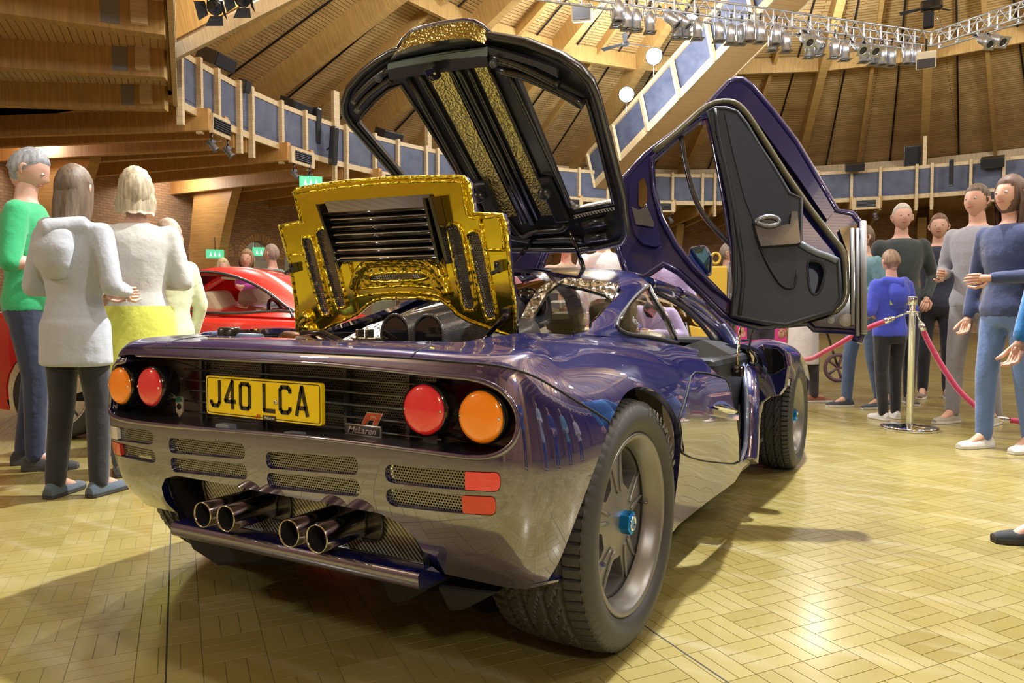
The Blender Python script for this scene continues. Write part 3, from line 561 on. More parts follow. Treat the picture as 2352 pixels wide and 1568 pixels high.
for px, py, tx in ((497,14,1),(560,-4,1)):
    p = far(px, py, 12.5); rt = thing('theatre_light', 'black theatre light with barn doors at the top edge, '+('left one' if px == 497 else 'right one'), 'stage light', p, 'theatre lights on the left truss'); n_ = nrm([.4,-.7,-.6]); x = nrm(np.cross((0,0,1), n_)); up = np.cross(n_, x); g = G(); g.lathe([(0,-.14),(.1,-.12),(.12,0),(.12,.1),(.1,.1),(0,.06)], p, n_, 14); g.build('housing', BLACK, rt)
    for a in range(4):
        q = [x, up, -x, -up][a]; w2 = [up, x, up, x][a]; g = G(); g.prism([p+n_*.1+q*.12-w2*.1, p+n_*.1+q*.12+w2*.1, p+n_*.27+q*.22+w2*.14, p+n_*.27+q*.22-w2*.14], q*.004); g.build('barn_door', BLACKM, rt)
    g = G(); g.tube([p+x*.14, p+x*.14+[0,0,.3], p-x*.14+[0,0,.3], p-x*.14], .012, 6); g.build('yoke', DKMET, rt)
# ================================================ THE DARK BLUE SPORTS CAR
def proj(P): q = np.asarray(P)-CAM; z = q@_f; return np.stack([1176+FPX*(q@_r)/z, 784-FPX*(q@_u)/z], -1), z
PAINT = mat('deep_blue_paint', (.012,.013,.085), .30, .3, 1.0, .010, cior=2.9)
n_ = node(PAINT, 'ShaderNodeTexVoronoi', i_Scale=900.0); lk(PAINT, coords(PAINT), n_.inputs['Vector']); lk(PAINT, ramp(PAINT, n_.outputs['Distance'], [(.0,(.08,.09,.40)),(.25,(.007,.009,.115)),(1,(.005,.007,.095))]), bs(PAINT).inputs['Base Color'])
GLASS = mat('tinted_glass', (.55,.62,.62), .02, 0, trans=1, ior=1.1, alpha=.45); GLASS.surface_render_method = 'DITHERED' if hasattr(GLASS,'surface_render_method') else 'DITHERED'
CLEAR = mat('clear_glass', (.95,.97,.97), .01, 0, trans=1, ior=1.06)
GOLD = mat('gold_foil', (1.0,.88,.08), .12, 1)
def crinkle(m, s1=38, s2=9, a=.25, d=.006):
    v = coords(m); n1 = node(m, 'ShaderNodeTexVoronoi', i_Scale=float(s1), feature='SMOOTH_F1'); n2 = node(m, 'ShaderNodeTexNoise', i_Scale=float(s2), i_Detail=6.0); lk(m, v, n1.inputs['Vector']); lk(m, v, n2.inputs['Vector'])
    ad = node(m, 'ShaderNodeMath', operation='ADD'); lk(m, n1.outputs['Distance'], ad.inputs[0]); lk(m, n2.outputs['Fac'], ad.inputs[1]); bump(m, ad.outputs[0], a, d)
crinkle(GOLD, 16, 5, .16, .006); GOLDC = mat('crinkled_gold_foil', (1,.86,.10), .2, 1); crinkle(GOLDC, 60, 18, .9, .008); GOLDD = mat('dull_gold_foil', (.66,.60,.24), .2, 1); crinkle(GOLDD, 110, 30, .9, .005)
FOIL = mat('silver_quilt_foil', (.62,.66,.70), .25, 1); crinkle(FOIL, 45, 14, 1.0, .012); COPPER = mat('bronze_pipe', (.55,.30,.20), .25, 1); crinkle(COPPER, 30, 12, .3, .004)
def weave(name, c1, c2, s, rough=.22, coat=.8, alpha_=None, rot=R(45)):
    m = mat(name, c1, rough, .2, coat, .03); v = coords(m, 'Object', (1,1,1), (0,0,0)); wv = node(m, 'ShaderNodeTexWave', i_Scale=float(s)); wv.wave_type = 'BANDS'; wv.bands_direction = 'DIAGONAL'; lk(m, v, wv.inputs['Vector'])
    lk(m, ramp(m, wv.outputs['Fac'], [(.45,c1),(.6,c2)]), bs(m).inputs['Base Color']); bump(m, wv.outputs['Fac'], .3, .001); return m
CARBON = weave('carbon_weave', (.015,.015,.017), (.20,.20,.21), 90); CARBONB = weave('carbon_weave_coarse', (.06,.06,.05), (.50,.50,.43), 42)
def perforated(name, c1, s, hole=.36, back=(.01,.01,.01), al=True):
    """sheet with a hexagon-like grid of holes, in object space x and z"""
    m = mat(name, c1, .35, .9); t = node(m, 'ShaderNodeTexCoord'); sp = node(m, 'ShaderNodeSeparateXYZ'); lk(m, t.outputs['Object'], sp.inputs[0])
    def M(op, a, b=None):
        n = node(m, 'ShaderNodeMath', operation=op)
        for i, q in enumerate((a, b)):
            if q is None: continue
            if isinstance(q, (int, float)): n.inputs[i].default_value = q
            else: lk(m, q, n.inputs[i])
        return n.outputs[0]
    x = M('MULTIPLY', M('ADD', sp.outputs[0], 9.0), s); z = M('MULTIPLY', M('ADD', sp.outputs[2], 9.0), s*1.15)
    row = M('FLOOR', z); x2 = M('ADD', x, M('MULTIPLY', M('MODULO', row, 2.0), .5)); fx = M('SUBTRACT', M('FRACT', x2), .5); fz = M('SUBTRACT', M('FRACT', z), .5)
    d = M('SQRT', M('ADD', M('MULTIPLY', fx, fx), M('MULTIPLY', fz, fz))); solid = M('GREATER_THAN', d, hole); lk(m, solid, bs(m).inputs['Alpha']); return m
MESHM = perforated('perforated_mesh', (.30,.30,.28), 125); MESHD = perforated('dark_perforated_mesh', (.19,.19,.18), 125)
TRIM = mat('charcoal_leather', (.016,.021,.030), .48, 0, .05, .35, spec=.35); noisy(TRIM, 260, 3, None, .12, .0006); RUBR = mat('rubber_seal', (.02,.02,.022), .5)
AMBER = mat('amber_lens', (1,.28,.01), .12, 0, .8, .03, emit=(1,.22,.0), es=.10, cior=2); RED = mat('red_lens', (.85,.03,.05), .12, 0, .8, .03, emit=(.8,.0,.02), es=.05, cior=2); YEL = mat('yellow_plate', (1,.76,.005), .3, 0, .5)
REDD = mat('red_reflector', (.7,.05,.03), .15, 0, .8); CLR = mat('white_reflector', (.75,.75,.72), .15, 0, .8)
car = thing('sports_car', 'dark blue mid-engined sports car with both engine lids and doors raised', 'car', (0,1.9,0))
class Surf:
    """interpolated control grid (stations x rows), stations mirrored about x=0"""
    def __init__(s, C, mir=True):
        C = np.array(C, float); s.mir = mir; s.k = len(C)-1
        if mir: L = C[1:][::-1].copy(); L[:,:,0] *= -1.055; C = np.concatenate([L, C])
        s.C = C; s.o = s.k if mir else 0; s.K = len(C); s.R = C.shape[1]
        s.U0 = -s.k if mir else 0; gu, gv = np.meshgrid(np.linspace(s.U0, s.k, s.K*10), np.linspace(0, s.R-1, s.R*8), indexing='ij'); s.g = np.stack([gu.ravel(), gv.ravel()], 1); P = s(s.g); s.gp, s.gd = proj(P)
    def __call__(s, uv):
        uv = np.asarray(uv, float); u = uv[:,0]+s.o; v = uv[:,1]
        u = np.clip(u, 0, s.K-1-1e-9); i = np.floor(u).astype(int); f = (u-i)[:,None]; Q = np.concatenate([[2*s.C[0]-s.C[1]], s.C, [2*s.C[-1]-s.C[-2]]])
        # rows first
        Cv = lambda A: A
        vv = np.clip(v, 0, s.R-1-1e-9); j = np.floor(vv).astype(int); h = (vv-j)[:,None]; Qr = np.concatenate([2*Q[:,:1]-Q[:,1:2], Q, 2*Q[:,-1:]-Q[:,-2:-1]], 1)
        def w(t): return [.5*(-t+2*t*t-t**3), .5*(2-5*t*t+3*t**3), .5*(t+4*t*t-3*t**3), .5*(-t*t+t**3)]
        wu, wv = w(f), w(h); out = 0
        for a in range(4):
            for b in range(4): out = out+wu[a]*wv[b]*Qr[i+a, j+b]
        return out
    def px(s, x, y, side=1):
        """surface parameter seen at photo pixel (x,y)"""
        d = np.sum((s.gp-[x,y])**2, 1)+(s.gd-s.gd.min())*60; d[s.g[:,0]*side < -.5] += 1e6; uv = s.g[np.argmin(d)].copy()
        for _ in range(12):
            q = np.array([uv, uv+[1e-4,0], uv+[0,1e-4]]); p, _z = proj(s(q)); r = p[0]-[x,y]; J = np.stack([(p[1]-p[0])/1e-4, (p[2]-p[0])/1e-4], 1)
            try: st = np.linalg.solve(J.T@J+np.eye(2)*1e-3, -J.T@r)
            except Exception: break
            uv = uv+np.clip(st, -.3, .3)
        uv[0] = np.clip(uv[0], s.U0, s.k); uv[1] = np.clip(uv[1], 0, s.R-1); return uv
    def solve(s, ax, a, b, guess):
        uv = np.array(guess, float)
        for _ in range(25):
            q = s(np.array([uv, uv+[1e-4,0], uv+[0,1e-4]])); r = np.array([q[0][ax[0]]-a, q[0][ax[1]]-b]); J = np.stack([(q[1]-q[0])[list(ax)]/1e-4, (q[2]-q[0])[list(ax)]/1e-4], 1)
            uv = uv+np.clip(np.linalg.solve(J.T@J+np.eye(2)*1e-9, -J.T@r), -.4, .4)
        return uv
st = []
def stn(xy, n, rows, last=None):
    xy, n = np.array(xy), nrm(n); P = [[*(xy+n*d), z] for d, z in rows]
    if last is not None: P[-1] = list(last)
    st.append(P)
REAR = [(.105,.285),(.045,.36),(.010,.47),(0,.58),(.004,.68),(.012,.785),(.035,.852),(.10,.872),(.19,.876)]
stn((0,0),(0,1),REAR,(0,.19,.876)); stn((.35,.004),(0,1),REAR,(.33,.19,.877)); stn((.62,.014),(-.06,1),[(d,z-(.006 if z > .8 else 0)) for d, z in REAR],(.50,.20,.878))
stn((.765,.040),(-.3,.95),[(.10,.285),(.045,.36),(.01,.47),(0,.58),(.006,.68),(.018,.775),(.045,.835),(.11,.865),(.2,.88)],(.53,.215,.880))
stn((.85,.118),(-.72,.7),[(.09,.285),(.045,.36),(.01,.47),(0,.58),(.010,.675),(.032,.765),(.075,.822),(.16,.864),(.36,.884)],(.54,.25,.884))
stn((.895,.27),(-.97,.25),[(.06,.28),(.032,.36),(.01,.47),(0,.58),(.012,.675),(.042,.755),(.095,.82),(.19,.866),(.4,.886)],(.545,.33,.889))
stn((.91,.56),(-1,0),[(.03,.25),(.014,.36),(.0,.47),(0,.58),(.008,.66),(.038,.745),(.09,.812),(.18,.866),(.41,.888)],(.53,.56,.893))
stn((.905,.90),(-1,0),[(.045,.23),(.038,.35),(.022,.46),(.008,.57),(.010,.65),(.038,.73),(.09,.795),(.17,.845),(.29,.868)],(.61,.90,.872))
stn((.90,1.25),(-1,0),[(.045,.22),(.036,.34),(.022,.45),(.010,.55),(.016,.62),(.042,.69),(.09,.752),(.15,.80),(.255,.85)],(.635,1.25,.852))
stn((.90,1.62),(-1,0),[(.03,.225),(.018,.34),(.008,.44),(.0,.53),(.012,.60),(.035,.66),(.075,.715),(.13,.763),(.24,.82)],(.65,1.62,.815))
stn((.90,1.95),(-1,0),[(.03,.225),(.018,.34),(.008,.44),(.0,.53),(.012,.60),(.035,.655),(.075,.705),(.13,.75),(.24,.79)],(.65,1.95,.782))
TB = Surf(st); K = 10
def sx(x, z): return TB.solve((0,2), x, z, (np.interp(abs(x), [0,.35,.62,.76,.85], [0,1,2,3,4])*np.sign(x), np.interp(z, [.285,.36,.47,.58,.68,.785,.852], range(7))))
def sy(y, z): return TB.solve((1,2), y, z, (np.interp(y, [.118,.27,.56,.9,1.25,1.62,1.95], range(4,11)), np.interp(z, [.25,.36,.47,.58,.66,.745,.81,.86], range(8))))
TB2 = lambda L: [TB.px(*p) for p in L]
mir = lambda L: [np.array([-u, v]) for u, v in L][::-1]
# seam between tail shell and upper bodywork (right half, centre -> arch)
seamR = [sx(.0,.846), sx(.3,.845), sx(.5,.842)]+TB2([(1040,832),(1100,836),(1148,842),(1195,853),(1236,869),(1269,888),(1311,914),(1345,934),(1372,951),(1396,967)])+[sy(.333,.672)]
AR, AC = .388, (.56,.357)
archp = lambda a, r=AR: sy(AC[0]+r*math.cos(a), AC[1]+r*math.sin(a))
a_seam = math.atan2(.672-AC[1], .333-AC[0]); archR = [archp(a) for a in np.linspace(a_seam, R(188), 9)]
bumpR = [archp(R(188))]+[sy(.13,.30), TB.solve((0,2), .865, .287, (4.2,.1)), np.array([3.2,0]), np.array([2.6,0]), sx(.53,.292), sx(.522,.335), sx(.50,.395), sx(.465,.43), sx(.40,.449), sx(.2,.452), sx(.0,.450)]
outer = seamR+archR[1:-1]+bumpR
outer = outer+mir(outer)[1:-1]
def slot(a, b, f0=0, f1=1, h=.047, r=.021, grow=0):
    """round-ended slot between two seen points, as a polygon in surface parameters"""
    A, B = TB.px(*a, 1 if a[0] > 600 else -1), TB.px(*b, 1 if b[0] > 600 else -1); m_ = (A+B)/2; q = TB(np.array([m_, m_+[.01,0], m_+[0,.01]])); su, sv = np.linalg.norm(q[1]-q[0])/.01, np.linalg.norm(q[2]-q[0])/.01
    A, B = A+(B-A)*f0, A+(B-A)*f1; sc_ = np.array([su, sv]); a_, b_ = A*sc_, B*sc_; n2 = np.array([0, h/2+grow]); e = np.array([grow, 0])
    return [p/sc_ for p in rpoly([a_-n2-e, b_-n2+e, b_+n2+e, a_+n2-e], [r]*4 if hasattr(r,'__len__') is False else r, 4)]
SL = [((884,1086),(1150,1106)),((887,1140),(1140,1161)),((611,1056),(822,1070)),((614,1103),(826,1121)),((388,1022),(562,1037)),((393,1067),(567,1084)),((229,990),(352,1006)),((236,1031),(357,1049))]
lamp_px = [(290,826),(450,821),(600,828),(800,841),(1000,861),(1100,873),(1150,895),(1180,930),(1191,970),(1181,1012),(1150,1040),(1100,1052),(1000,1041),(850,1021),(700,1004),(500,987),(350,974),(275,962),(243,945),(229,910),(230,870),(250,840)]
lamph = [TB.px(x, y, 1 if x > 640 else -1) for x, y in lamp_px]; lamph = [q for q in spline(np.array(lamph), 3, True)]
tail = patch(TB, outer, [lamph]+[slot(*s) for s in SL], (.085,.16), .022, 'tail_shell', [PAINT, PAINT], car)
# upper clamshell: from the seam over the haunches to the engine opening and the cabin; right and left
cut = [TB.px(*p) for p in ((1600,816),(1625,838),(1656,869),(1676,915),(1690,963),(1696,1010),(1698,1062))]
up = [q+[0,.045] for q in seamR]
deckin = [np.array([9.9,7.98]), np.array([9,7.98]), np.array([8,7.98]), np.array([7,7.98]), np.array([6,7.98]), np.array([5,7.98]), np.array([4,7.98]), np.array([3,7.98]), np.array([2,7.98]), np.array([1,7.98]), np.array([0,7.98])]
af = [archp(a) for a in np.linspace(a_seam, R(5), 22)]
lockT, lockB = TB.px(1592,853), TB.px(1552,968)
fr = [archp(R(q), AR) for q in (0,-12,-20)]
cl = up+af[1:]+fr+[sy(1.0,.235), sy(1.4,.236), sy(1.72,.238), TB.px(1706,1075)]+cut[::-1]+deckin
lockp = [(1594,854),(1664,869),(1680,915),(1690,960),(1697,1010),(1697,1062),(1640,1063),(1566,1042),(1560,1005),(1556,965),(1575,905)]
lockh = [TB.px(*p) for p in lockp]; cen = np.mean(lockh, 0); lockh2 = [cen+(q-cen)*.985 for q in lockh]; lockh3 = [cen+(q-cen)*.955 for q in lockh]
# keep the locker inside the door cut
cl_r = patch(TB, cl, [], (.13,.16), .02, '', None, None, obj=False)
[pobj([q], 'rear_bodywork', [PAINT], car) for q in (cl_r, mirror(cl_r, 1.055))]
TBo = lambda uv, o=.004: (lambda P, N: P+N*o)(TB(uv), surf_n(uv))
def surf_n(uv):
    e = .01; du = TB(uv+[e,0])-TB(uv-[e,0]); dv = TB(uv+[0,e])-TB(uv-[0,e]); n = np.cross(du, dv); return n/(np.linalg.norm(n,axis=1,keepdims=True)+1e-9)
lk_r = patch(TBo, lockh3, [], (.10,.14), .006, '', None, None, obj=False); [pobj([q], 'locker_door', [PAINT], car) for q in (lk_r, mirror(lk_r, 1.055))]
def surf_line(L, r_, name, m, off=0, closed=False):
    for sg in (1,-1):
        P = spline(L, 3, closed) if len(L) < 40 else np.array(L); Q = TB(P)+surf_n(P)*off; Q[:,0] *= sg; g = G(); g.tube(Q, r_, 6, closed=closed); g.build(name, m, car)
surf_line([q+[0,.02] for q in seamR], .0032, 'seam_gasket', BLACKM, .000); surf_line([sx(.49,.85)*[1,0]+[0,v] for v in (5.9,6.3,6.8,7.4,7.9)], .0022, 'panel_gap', BLACKM, .0005); surf_line(lockh2, .0028, 'locker_gap', BLACKM, .003, True)
# locker latch
def latch():
    g = G(); a, b = TB(np.array([TB.px(1630,945)]))[0], TB(np.array([TB.px(1688,958)]))[0]; d = nrm(b-a); n = np.array([1.,0,0]); z = nrm(np.cross(n, d)); L = np.linalg.norm(b-a)
    g.box((a+b)/2+n*.010, (.010,L,.022), (n,d,z)); g.tube([a+n*.012+z*.022+d*L*t for t in np.linspace(0,1,6)], [.002,.012,.016,.016,.012,.003], 10); g.build('locker_latch', mat('chrome', (.78,.84,.95), .06, 1), car, .003)
latch()
# ---- black recess, grille bars, mesh, lamps
g = G(); zr, zt = .600, .834; bx = lambda x: .02+.0*x
prof = rpoly([(-.835,.602),(.815,.602),(.815,.834),(-.835,.834)], [.11]*4, 8); 
def Sy(q): x = q[:,0]; y = .028+.10*np.clip((np.abs(x)-.62)/.22, 0, 1)**2; return y
ring0 = [tuple(q-np.array([.006*np.sign(q[0])*(abs(q[0])>.75),-.008,0])) for q in TB(dens(lamph, .1))]; prof = [(q[0],q[2]) for q in ring0]; ring1 = [(p[0]*.97, .15+.1*max(0,(abs(p[0])-.6)), .5*(p[1]-.717)*1.9+.717) for p in prof]; n = len(prof)
g.add(ring0+ring1, [(i,(i+1)%n,n+(i+1)%n,n+i) for i in range(n)], 0, True); g.add(ring1, [list(range(n))], 0); g.build('lamp_recess', BLACK, car)
grl = G(); grl.add([(-.46,.128,.608),(.50,.128,.608),(.50,.128,.826),(-.46,.128,.826)], [(0,1,2,3)]); grl.build('grille_mesh', MESHD, car)
g = G(); g.box((.02,.145,.72), (.96,.01,.20)); g.build('grille_backing', mat('oily_black', (.02,.02,.018), .25, .3), car)
for i in range(6): g = G(); z = .635+.034*i; g.tube([(-.50,.108,z),(.53,.108,z)], .0032, 6); g.build('grille_bar', mat('bar_metal', (.22,.22,.21), .35, .8), car)
for x in (-.42,-.14,.20,.42): g = G(); g.box((x,.115,.715), (.012,.012,.21)); g.build('grille_upright', BLACK, car)
for px_, pz_, m, lb in ((1099,959,AMBER,'amber round tail lamp, outermost at right'),(968,942,RED,'red round tail lamp, inner at right'),(339,889,RED,'red round tail lamp, inner at left'),(270,886,AMBER,'amber round tail lamp, outermost at left')):
    y = .050 if m is AMBER else .035; x, _y, z = ony(px_, pz_, y-.008); q = G(); q.lathe([(.0,-.012),(.03,-.0115),(.05,-.009),(.0585,-.005),(.0625,.004),(.063,.045)], (x,y,z), (0,1,0), 40)
    o = q.build('tail_lamp', m, car, label=lb); g = G(); g.lathe([(.063,.0),(.0665,.002),(.0665,.06),(.063,.06)], (x,y,z), (0,1,0), 40); g.build('lamp_housing', BLACKG, o)
    g = G()
    for s in (-1,1): g.lathe([(0,-.007),(.004,-.006),(.0045,0)], (x+.054*s,y-.002,z), (0,1,0), 8)
    g.build('lamp_screw', STEEL, o); g = G()
    for k in range(-12,13): xx = k*.0046; h = math.sqrt(max(.056**2-xx*xx,1e-6)); g.box((x+xx, y-.0085+abs(xx)*.06+ .2*xx*xx/.06, z), (.0012,.002,2*h*.97))
    g.build('lens_flute', m, o)
# vents: mesh behind each slot, lenses in the outer ones
def TBoff(o): return lambda uv: TB(uv)+surf_n(uv)*o
for i, (a, b) in enumerate(SL):
    o = patch(TBoff(-.012), slot(a, b, grow=.004), [], (.06,.12), 0, 'vent_mesh', [MESHM], car); patch(TBoff(-.055), slot(a, b, grow=.012), [], (.1,.2), 0, 'vent_duct', [mat('duct_grey', (.10,.10,.095), .5)], o)
    if i in (0,1): patch(TBoff(.001), slot(a, b, .60, .995, h=.043, r=[.004,.02,.02,.004]), [], (.05,.1), .012, 'side_reflector', [(RED, REDD)[i]], car, label=('bright red marker lens in the upper right vent','red marker lens in the lower right vent')[i])
    if i in (6,7): patch(TBoff(.001), slot(a, b, .005, .42, h=.043, r=[.02,.004,.004,.02]), [], (.05,.1), .012, 'side_reflector', [(CLR, REDD)[i-6]], car, label=('clear marker lens in the upper left vent','red marker lens in the lower left vent')[i-6])
# number plate
PX, PZ, PW, PH = -.025, .7125, .470, .113; root = car
q = rpoly([(PX-PW/2,PZ-PH/2),(PX+PW/2,PZ-PH/2),(PX+PW/2,PZ+PH/2),(PX-PW/2,PZ+PH/2)], [.01]*4, 4); py_ = .012
g = G(); g.prism([(a,py_+.012,b) for a,b in q], (0,-.012,0)); plate_ = g.build('number_plate', YEL, car)
g = G(); c_ = np.array([PX,PZ]); g.tube([(c_[0]+(a-c_[0])*.975, py_-.0005, c_[1]+(b-c_[1])*.91) for a,b in q], .0011, 5, closed=True); g.build('plate_border', BLACKM, plate_)
TXTB = mat('plate_black', (.015,.015,.015), .3, 0, .6)
# block capitals drawn as strokes, 0.079 high
def glyph(ch):
    w, h, t = .050, .081, .012; o = t/2
    return {'J': [[(w-o,h),(w-o,.018),(w-.014,o),(.014,o),(o,.016),(o,.022)]], '4': [[(w*.72,0),(w*.72,h),(o,.026),(o,.022),(w,.022)]], '0': [[(o,.012),(o,h-.012),(.012,h-o),(w-.012,h-o),(w-o,h-.012),(w-o,.012),(w-.012,o),(.012,o),(o,.012)]],
            'L': [[(o,h),(o,o),(w,o)]], 'C': [[(w-o,h-.022),(w-o,h-.014),(w-.014,h-o),(.013,h-o),(o,h-.014),(o,.014),(.013,o),(w-.014,o),(w-o,.014),(w-o,.022)]], 'A': [[(.004,0),(w/2,h-.002),(w-.004,0)],[(.010,.022),(w-.010,.022)]]}[ch]
def stroke(g, pts, t, y, d=.0016):
    P = [np.array(p) for p in pts]
    for i in range(len(P)-1):
        a, b = P[i], P[i+1]; u = nrm(b-a); nn = np.array([-u[1],u[0]])*t/2; ex = u*t/2*.42; a2 = a-(ex if i else 0); b2 = b+(ex if i < len(P)-2 else 0)
        g.prism([(q[0],y,q[1]) for q in (a2-nn, b2-nn, b2+nn, a2+nn)], (0,-d,0))
x = PX-.219
for ch in 'J40 LCA':
    if ch == ' ': x += .034; continue
    g = G()
    for s_ in glyph(ch): stroke(g, [(x+a, PZ-.036+b) for a,b in s_], .0115, py_)
    g.build('plate_character', TXTB, plate_); x += .0645
g = G()
for xx, zz in ((PX-.130,PZ-.004),(PX+.062,PZ-.004)): g.lathe([(0,-.003),(.006,-.0025),(.007,0)], (xx,py_-.001,zz), (0,1,0), 12)
g.build('plate_screw', STEEL, plate_)
g = G(); g.box((PX+.035,py_-.0008,PZ-.050), (.052,.0015,.013)); g.build('dealer_strip', BLACK, plate_); text('dealer_name', 'McLaren', .0115, .0003, WHITE, plate_, (1,0,0), (PX+.035,py_-.002,PZ-.050), (0,0,1), shear=.3); text('dealer_mark', 'F1', .017, .0003, REDD, plate_, (1,0,0), (PX-.012,py_-.001,PZ-.050), (0,0,1), shear=.35, off=.0006)
# two small plate lamps on the ledge
for a in (-.185,.10):
    g = G(); g.prism([(a-.034,.005,.612),(a+.034,.005,.612),(a+.028,.005,.630),(a-.028,.005,.630)], (0,.03,0)); g.build('plate_lamp', mat('plate_lamp_grey', (.22,.27,.33), .35), car, .003)
# badges
SBX, _q, SBZ = ony(415,930,.095); MBX, _q, MBZ = ony(834,988,.080); FBX, _q, FBZ = ony(852,963,.079)
g = G(); sh = [(.0,-.036),(-.016,-.020),(-.018,.02),(-.010,.026),(.010,.026),(.018,.02),(.016,-.020)]; g.prism([(SBX+a,.095,SBZ+b*1.1) for a,b in sh], (0,-.005,0)); bd = g.build('shield_badge', mat('badge_silver', (.7,.7,.68), .3, .6), car, label='small enamel shield badge on the grille bars')
g = G(); g.prism([(SBX+a*.8,.089,SBZ+b*1.1*.9) for a,b in ((-.018,.012),(-.018,.02),(-.010,.026),(.010,.026),(.018,.02),(.018,.012))], (0,-.002,0)); g.build('badge_top', mat('badge_green', (.02,.16,.10), .4), bd)
g = G(); g.lathe([(0,-.002),(.010,-.002),(.010,0)], (SBX,.089,SBZ-.004), (0,1,0), 8); g.build('badge_emblem', BLACKM, bd)
g = G(); g.box((MBX,.080,MBZ), (.128,.006,.031)); b_ = g.build('name_badge', mat('badge_rim', (.7,.7,.7), .25, .8), car, .002); g = G(); g.box((MBX,.0755,MBZ), (.120,.003,.024)); g.build('badge_face', BLACK, b_, .001)
text('badge_lettering', 'McLaren', .0245, .0006, mat('badge_rim'), b_, (1,0,0), (MBX,.0735,MBZ), (0,0,1), shear=.35, off=.0004, wide=1.15)
text('model_badge', 'F1', .038, .0020, mat('badge_red', (.65,.10,.05), .3, .3), car, (1,0,0), (FBX,.079,FBZ), (0,0,1), shear=.35, space=.9, off=.0018, wide=1.75)
text('model_badge_edge', 'F1', .038, .0012, mat('badge_rim'), car, (1,0,0), (FBX,.0805,FBZ), (0,0,1), shear=.35, space=.9, off=.0034, wide=1.75)
# ---- exhaust well: carbon panel, surround, four tips, diffuser
wl = rpoly([(-.445,.272),(.520,.290),(.512,.355),(.455,.438),(-.40,.446),(-.525,.44)], [.01,.012,.04,.06,.04,.03], 6)
g = G(); n = len(wl); a = [(p[0],.050+.0*p[1],p[1]) for p in wl]; b = [(p[0]*.93,.14,.358+(p[1]-.358)*.82) for p in wl]; g.add(a+b, [(i,(i+1)%n,n+(i+1)%n,n+i) for i in range(n)], 0, True); g.build('exhaust_surround', BLACKG, car)
pan = rpoly([(-.385,.288),(.505,.302),(.492,.362),(.425,.425),(-.34,.430),(-.43,.415)], [.01,.01,.04,.05,.03,.02], 6)
g = G(); g.prism([(p[0],.118,p[1]) for p in pan], (0,.012,0)); g.build('exhaust_panel', CARBONB, car)
g = G(); g.tube([(p[0],.116,p[1]) for p in pan], .005, 6, closed=True); g.build('panel_gasket', BLACK, car)
TIP = mat('burnished_steel', (.55,.52,.48), .14, 1); SOOT = mat('soot', (.006,.006,.006), .95)
for k, (x, z) in enumerate(((-.188,.380),(-.088,.384),(.162,.382),(.262,.384))):
    g = G(); r_ = .037; g.lathe([(r_-.004,-.003),(r_-.004,-.006),(r_-.001,-.009),(r_,-.004),(r_,.19)], (x,-.055,z), (0,1,0), 36); o = g.build('exhaust_tip', TIP, car)
    g = G(); g.lathe([(r_-.004,-.003),(r_-.004,.12),(0,.12)], (x,-.055,z), (0,1,0), 30); g.build('exhaust_bore', SOOT, o)
for x in (-.13,.22):
    g = G(); q = rpoly([(x-.10,.335),(x+.11,.338),(x+.11,.425),(x-.10,.425)], [.035]*4, 6); g.prism([(a_,.112,b_) for a_,b_ in q], (0,.006,0)); g.tube([(a_,.110,b_) for a_,b_ in q], .003, 6, closed=True); g.build('tip_cutout', [BLACK], car)
g = G(); A = []
for x in np.linspace(-.435,.533,12): z0 = .278+.022*(x+.46)/.99; A.append([(x,.06,z0+.026),(x,.012,z0+.025),(x,.004,z0+.018),(x,.006,z0-.010),(x,.014,z0-.018),(x,.12,z0-.022)])
g.grid(A); g.add(A[0], [list(range(6))]); g.add(A[-1], [list(range(6))[::-1]]); g.build('diffuser_lip', PAINT, car)
for x, w_ in ((-.36,.05),(-.10,.02),(.42,.03)):
    g = G(); g.prism([(x,.06,.275),(x,.75,.20),(x,.75,.16),(x,.24,.185 if w_ > .02 else .22),(x,.12,.22)], (.012,0,0)); g.build('diffuser_fin', BLACK, car)
for q_, dpt_ in (([(868,1322),(1000,1340),(930,1383),(895,1385)],.10),([(1000,1345),(1140,1362),(1060,1403),(1030,1405)],.14),([(425,1222),(520,1240),(625,1265),(600,1290),(500,1300),(440,1262)],.16),([(530,1246),(700,1280),(660,1300),(560,1300)],.30)):
    g = G(); P = [ony(*p, dpt_) for p in q_]; g.prism(P, (0,.35,-.0)); g.build('diffuser_scoop', BLACKM, car, .01)
P = TB(np.array(lamph)); P = P+surf_n(np.array(lamph))*-.001; g = G(); g.tube(P, .0075, 8, closed=True); g.build('recess_rim', PAINT, car)
g = G(); g.grid([[(-.50,.13,.285),(.56,.13,.285)],[(-.50,.5,.21),(.50,.5,.21)],[(-.50,.95,.14),(.50,.95,.14)],[(-.7,3.9,.11),(.7,3.9,.11)]]); g.build('underbody', BLACKM, car)
for s in (-1,1):
    g = G(); g.grid([[(s*x,.56+.392*math.cos(a),.357+.392*math.sin(a)) for a in np.linspace(R(-10),R(165),24)] for x in (.45,.80)]); g.add([(s*.45,.56+.33*math.cos(a),.357+.33*math.sin(a)) for a in np.linspace(0,2*PI,24)], [list(range(24))]); g.build('inner_arch', BLACKM, car)
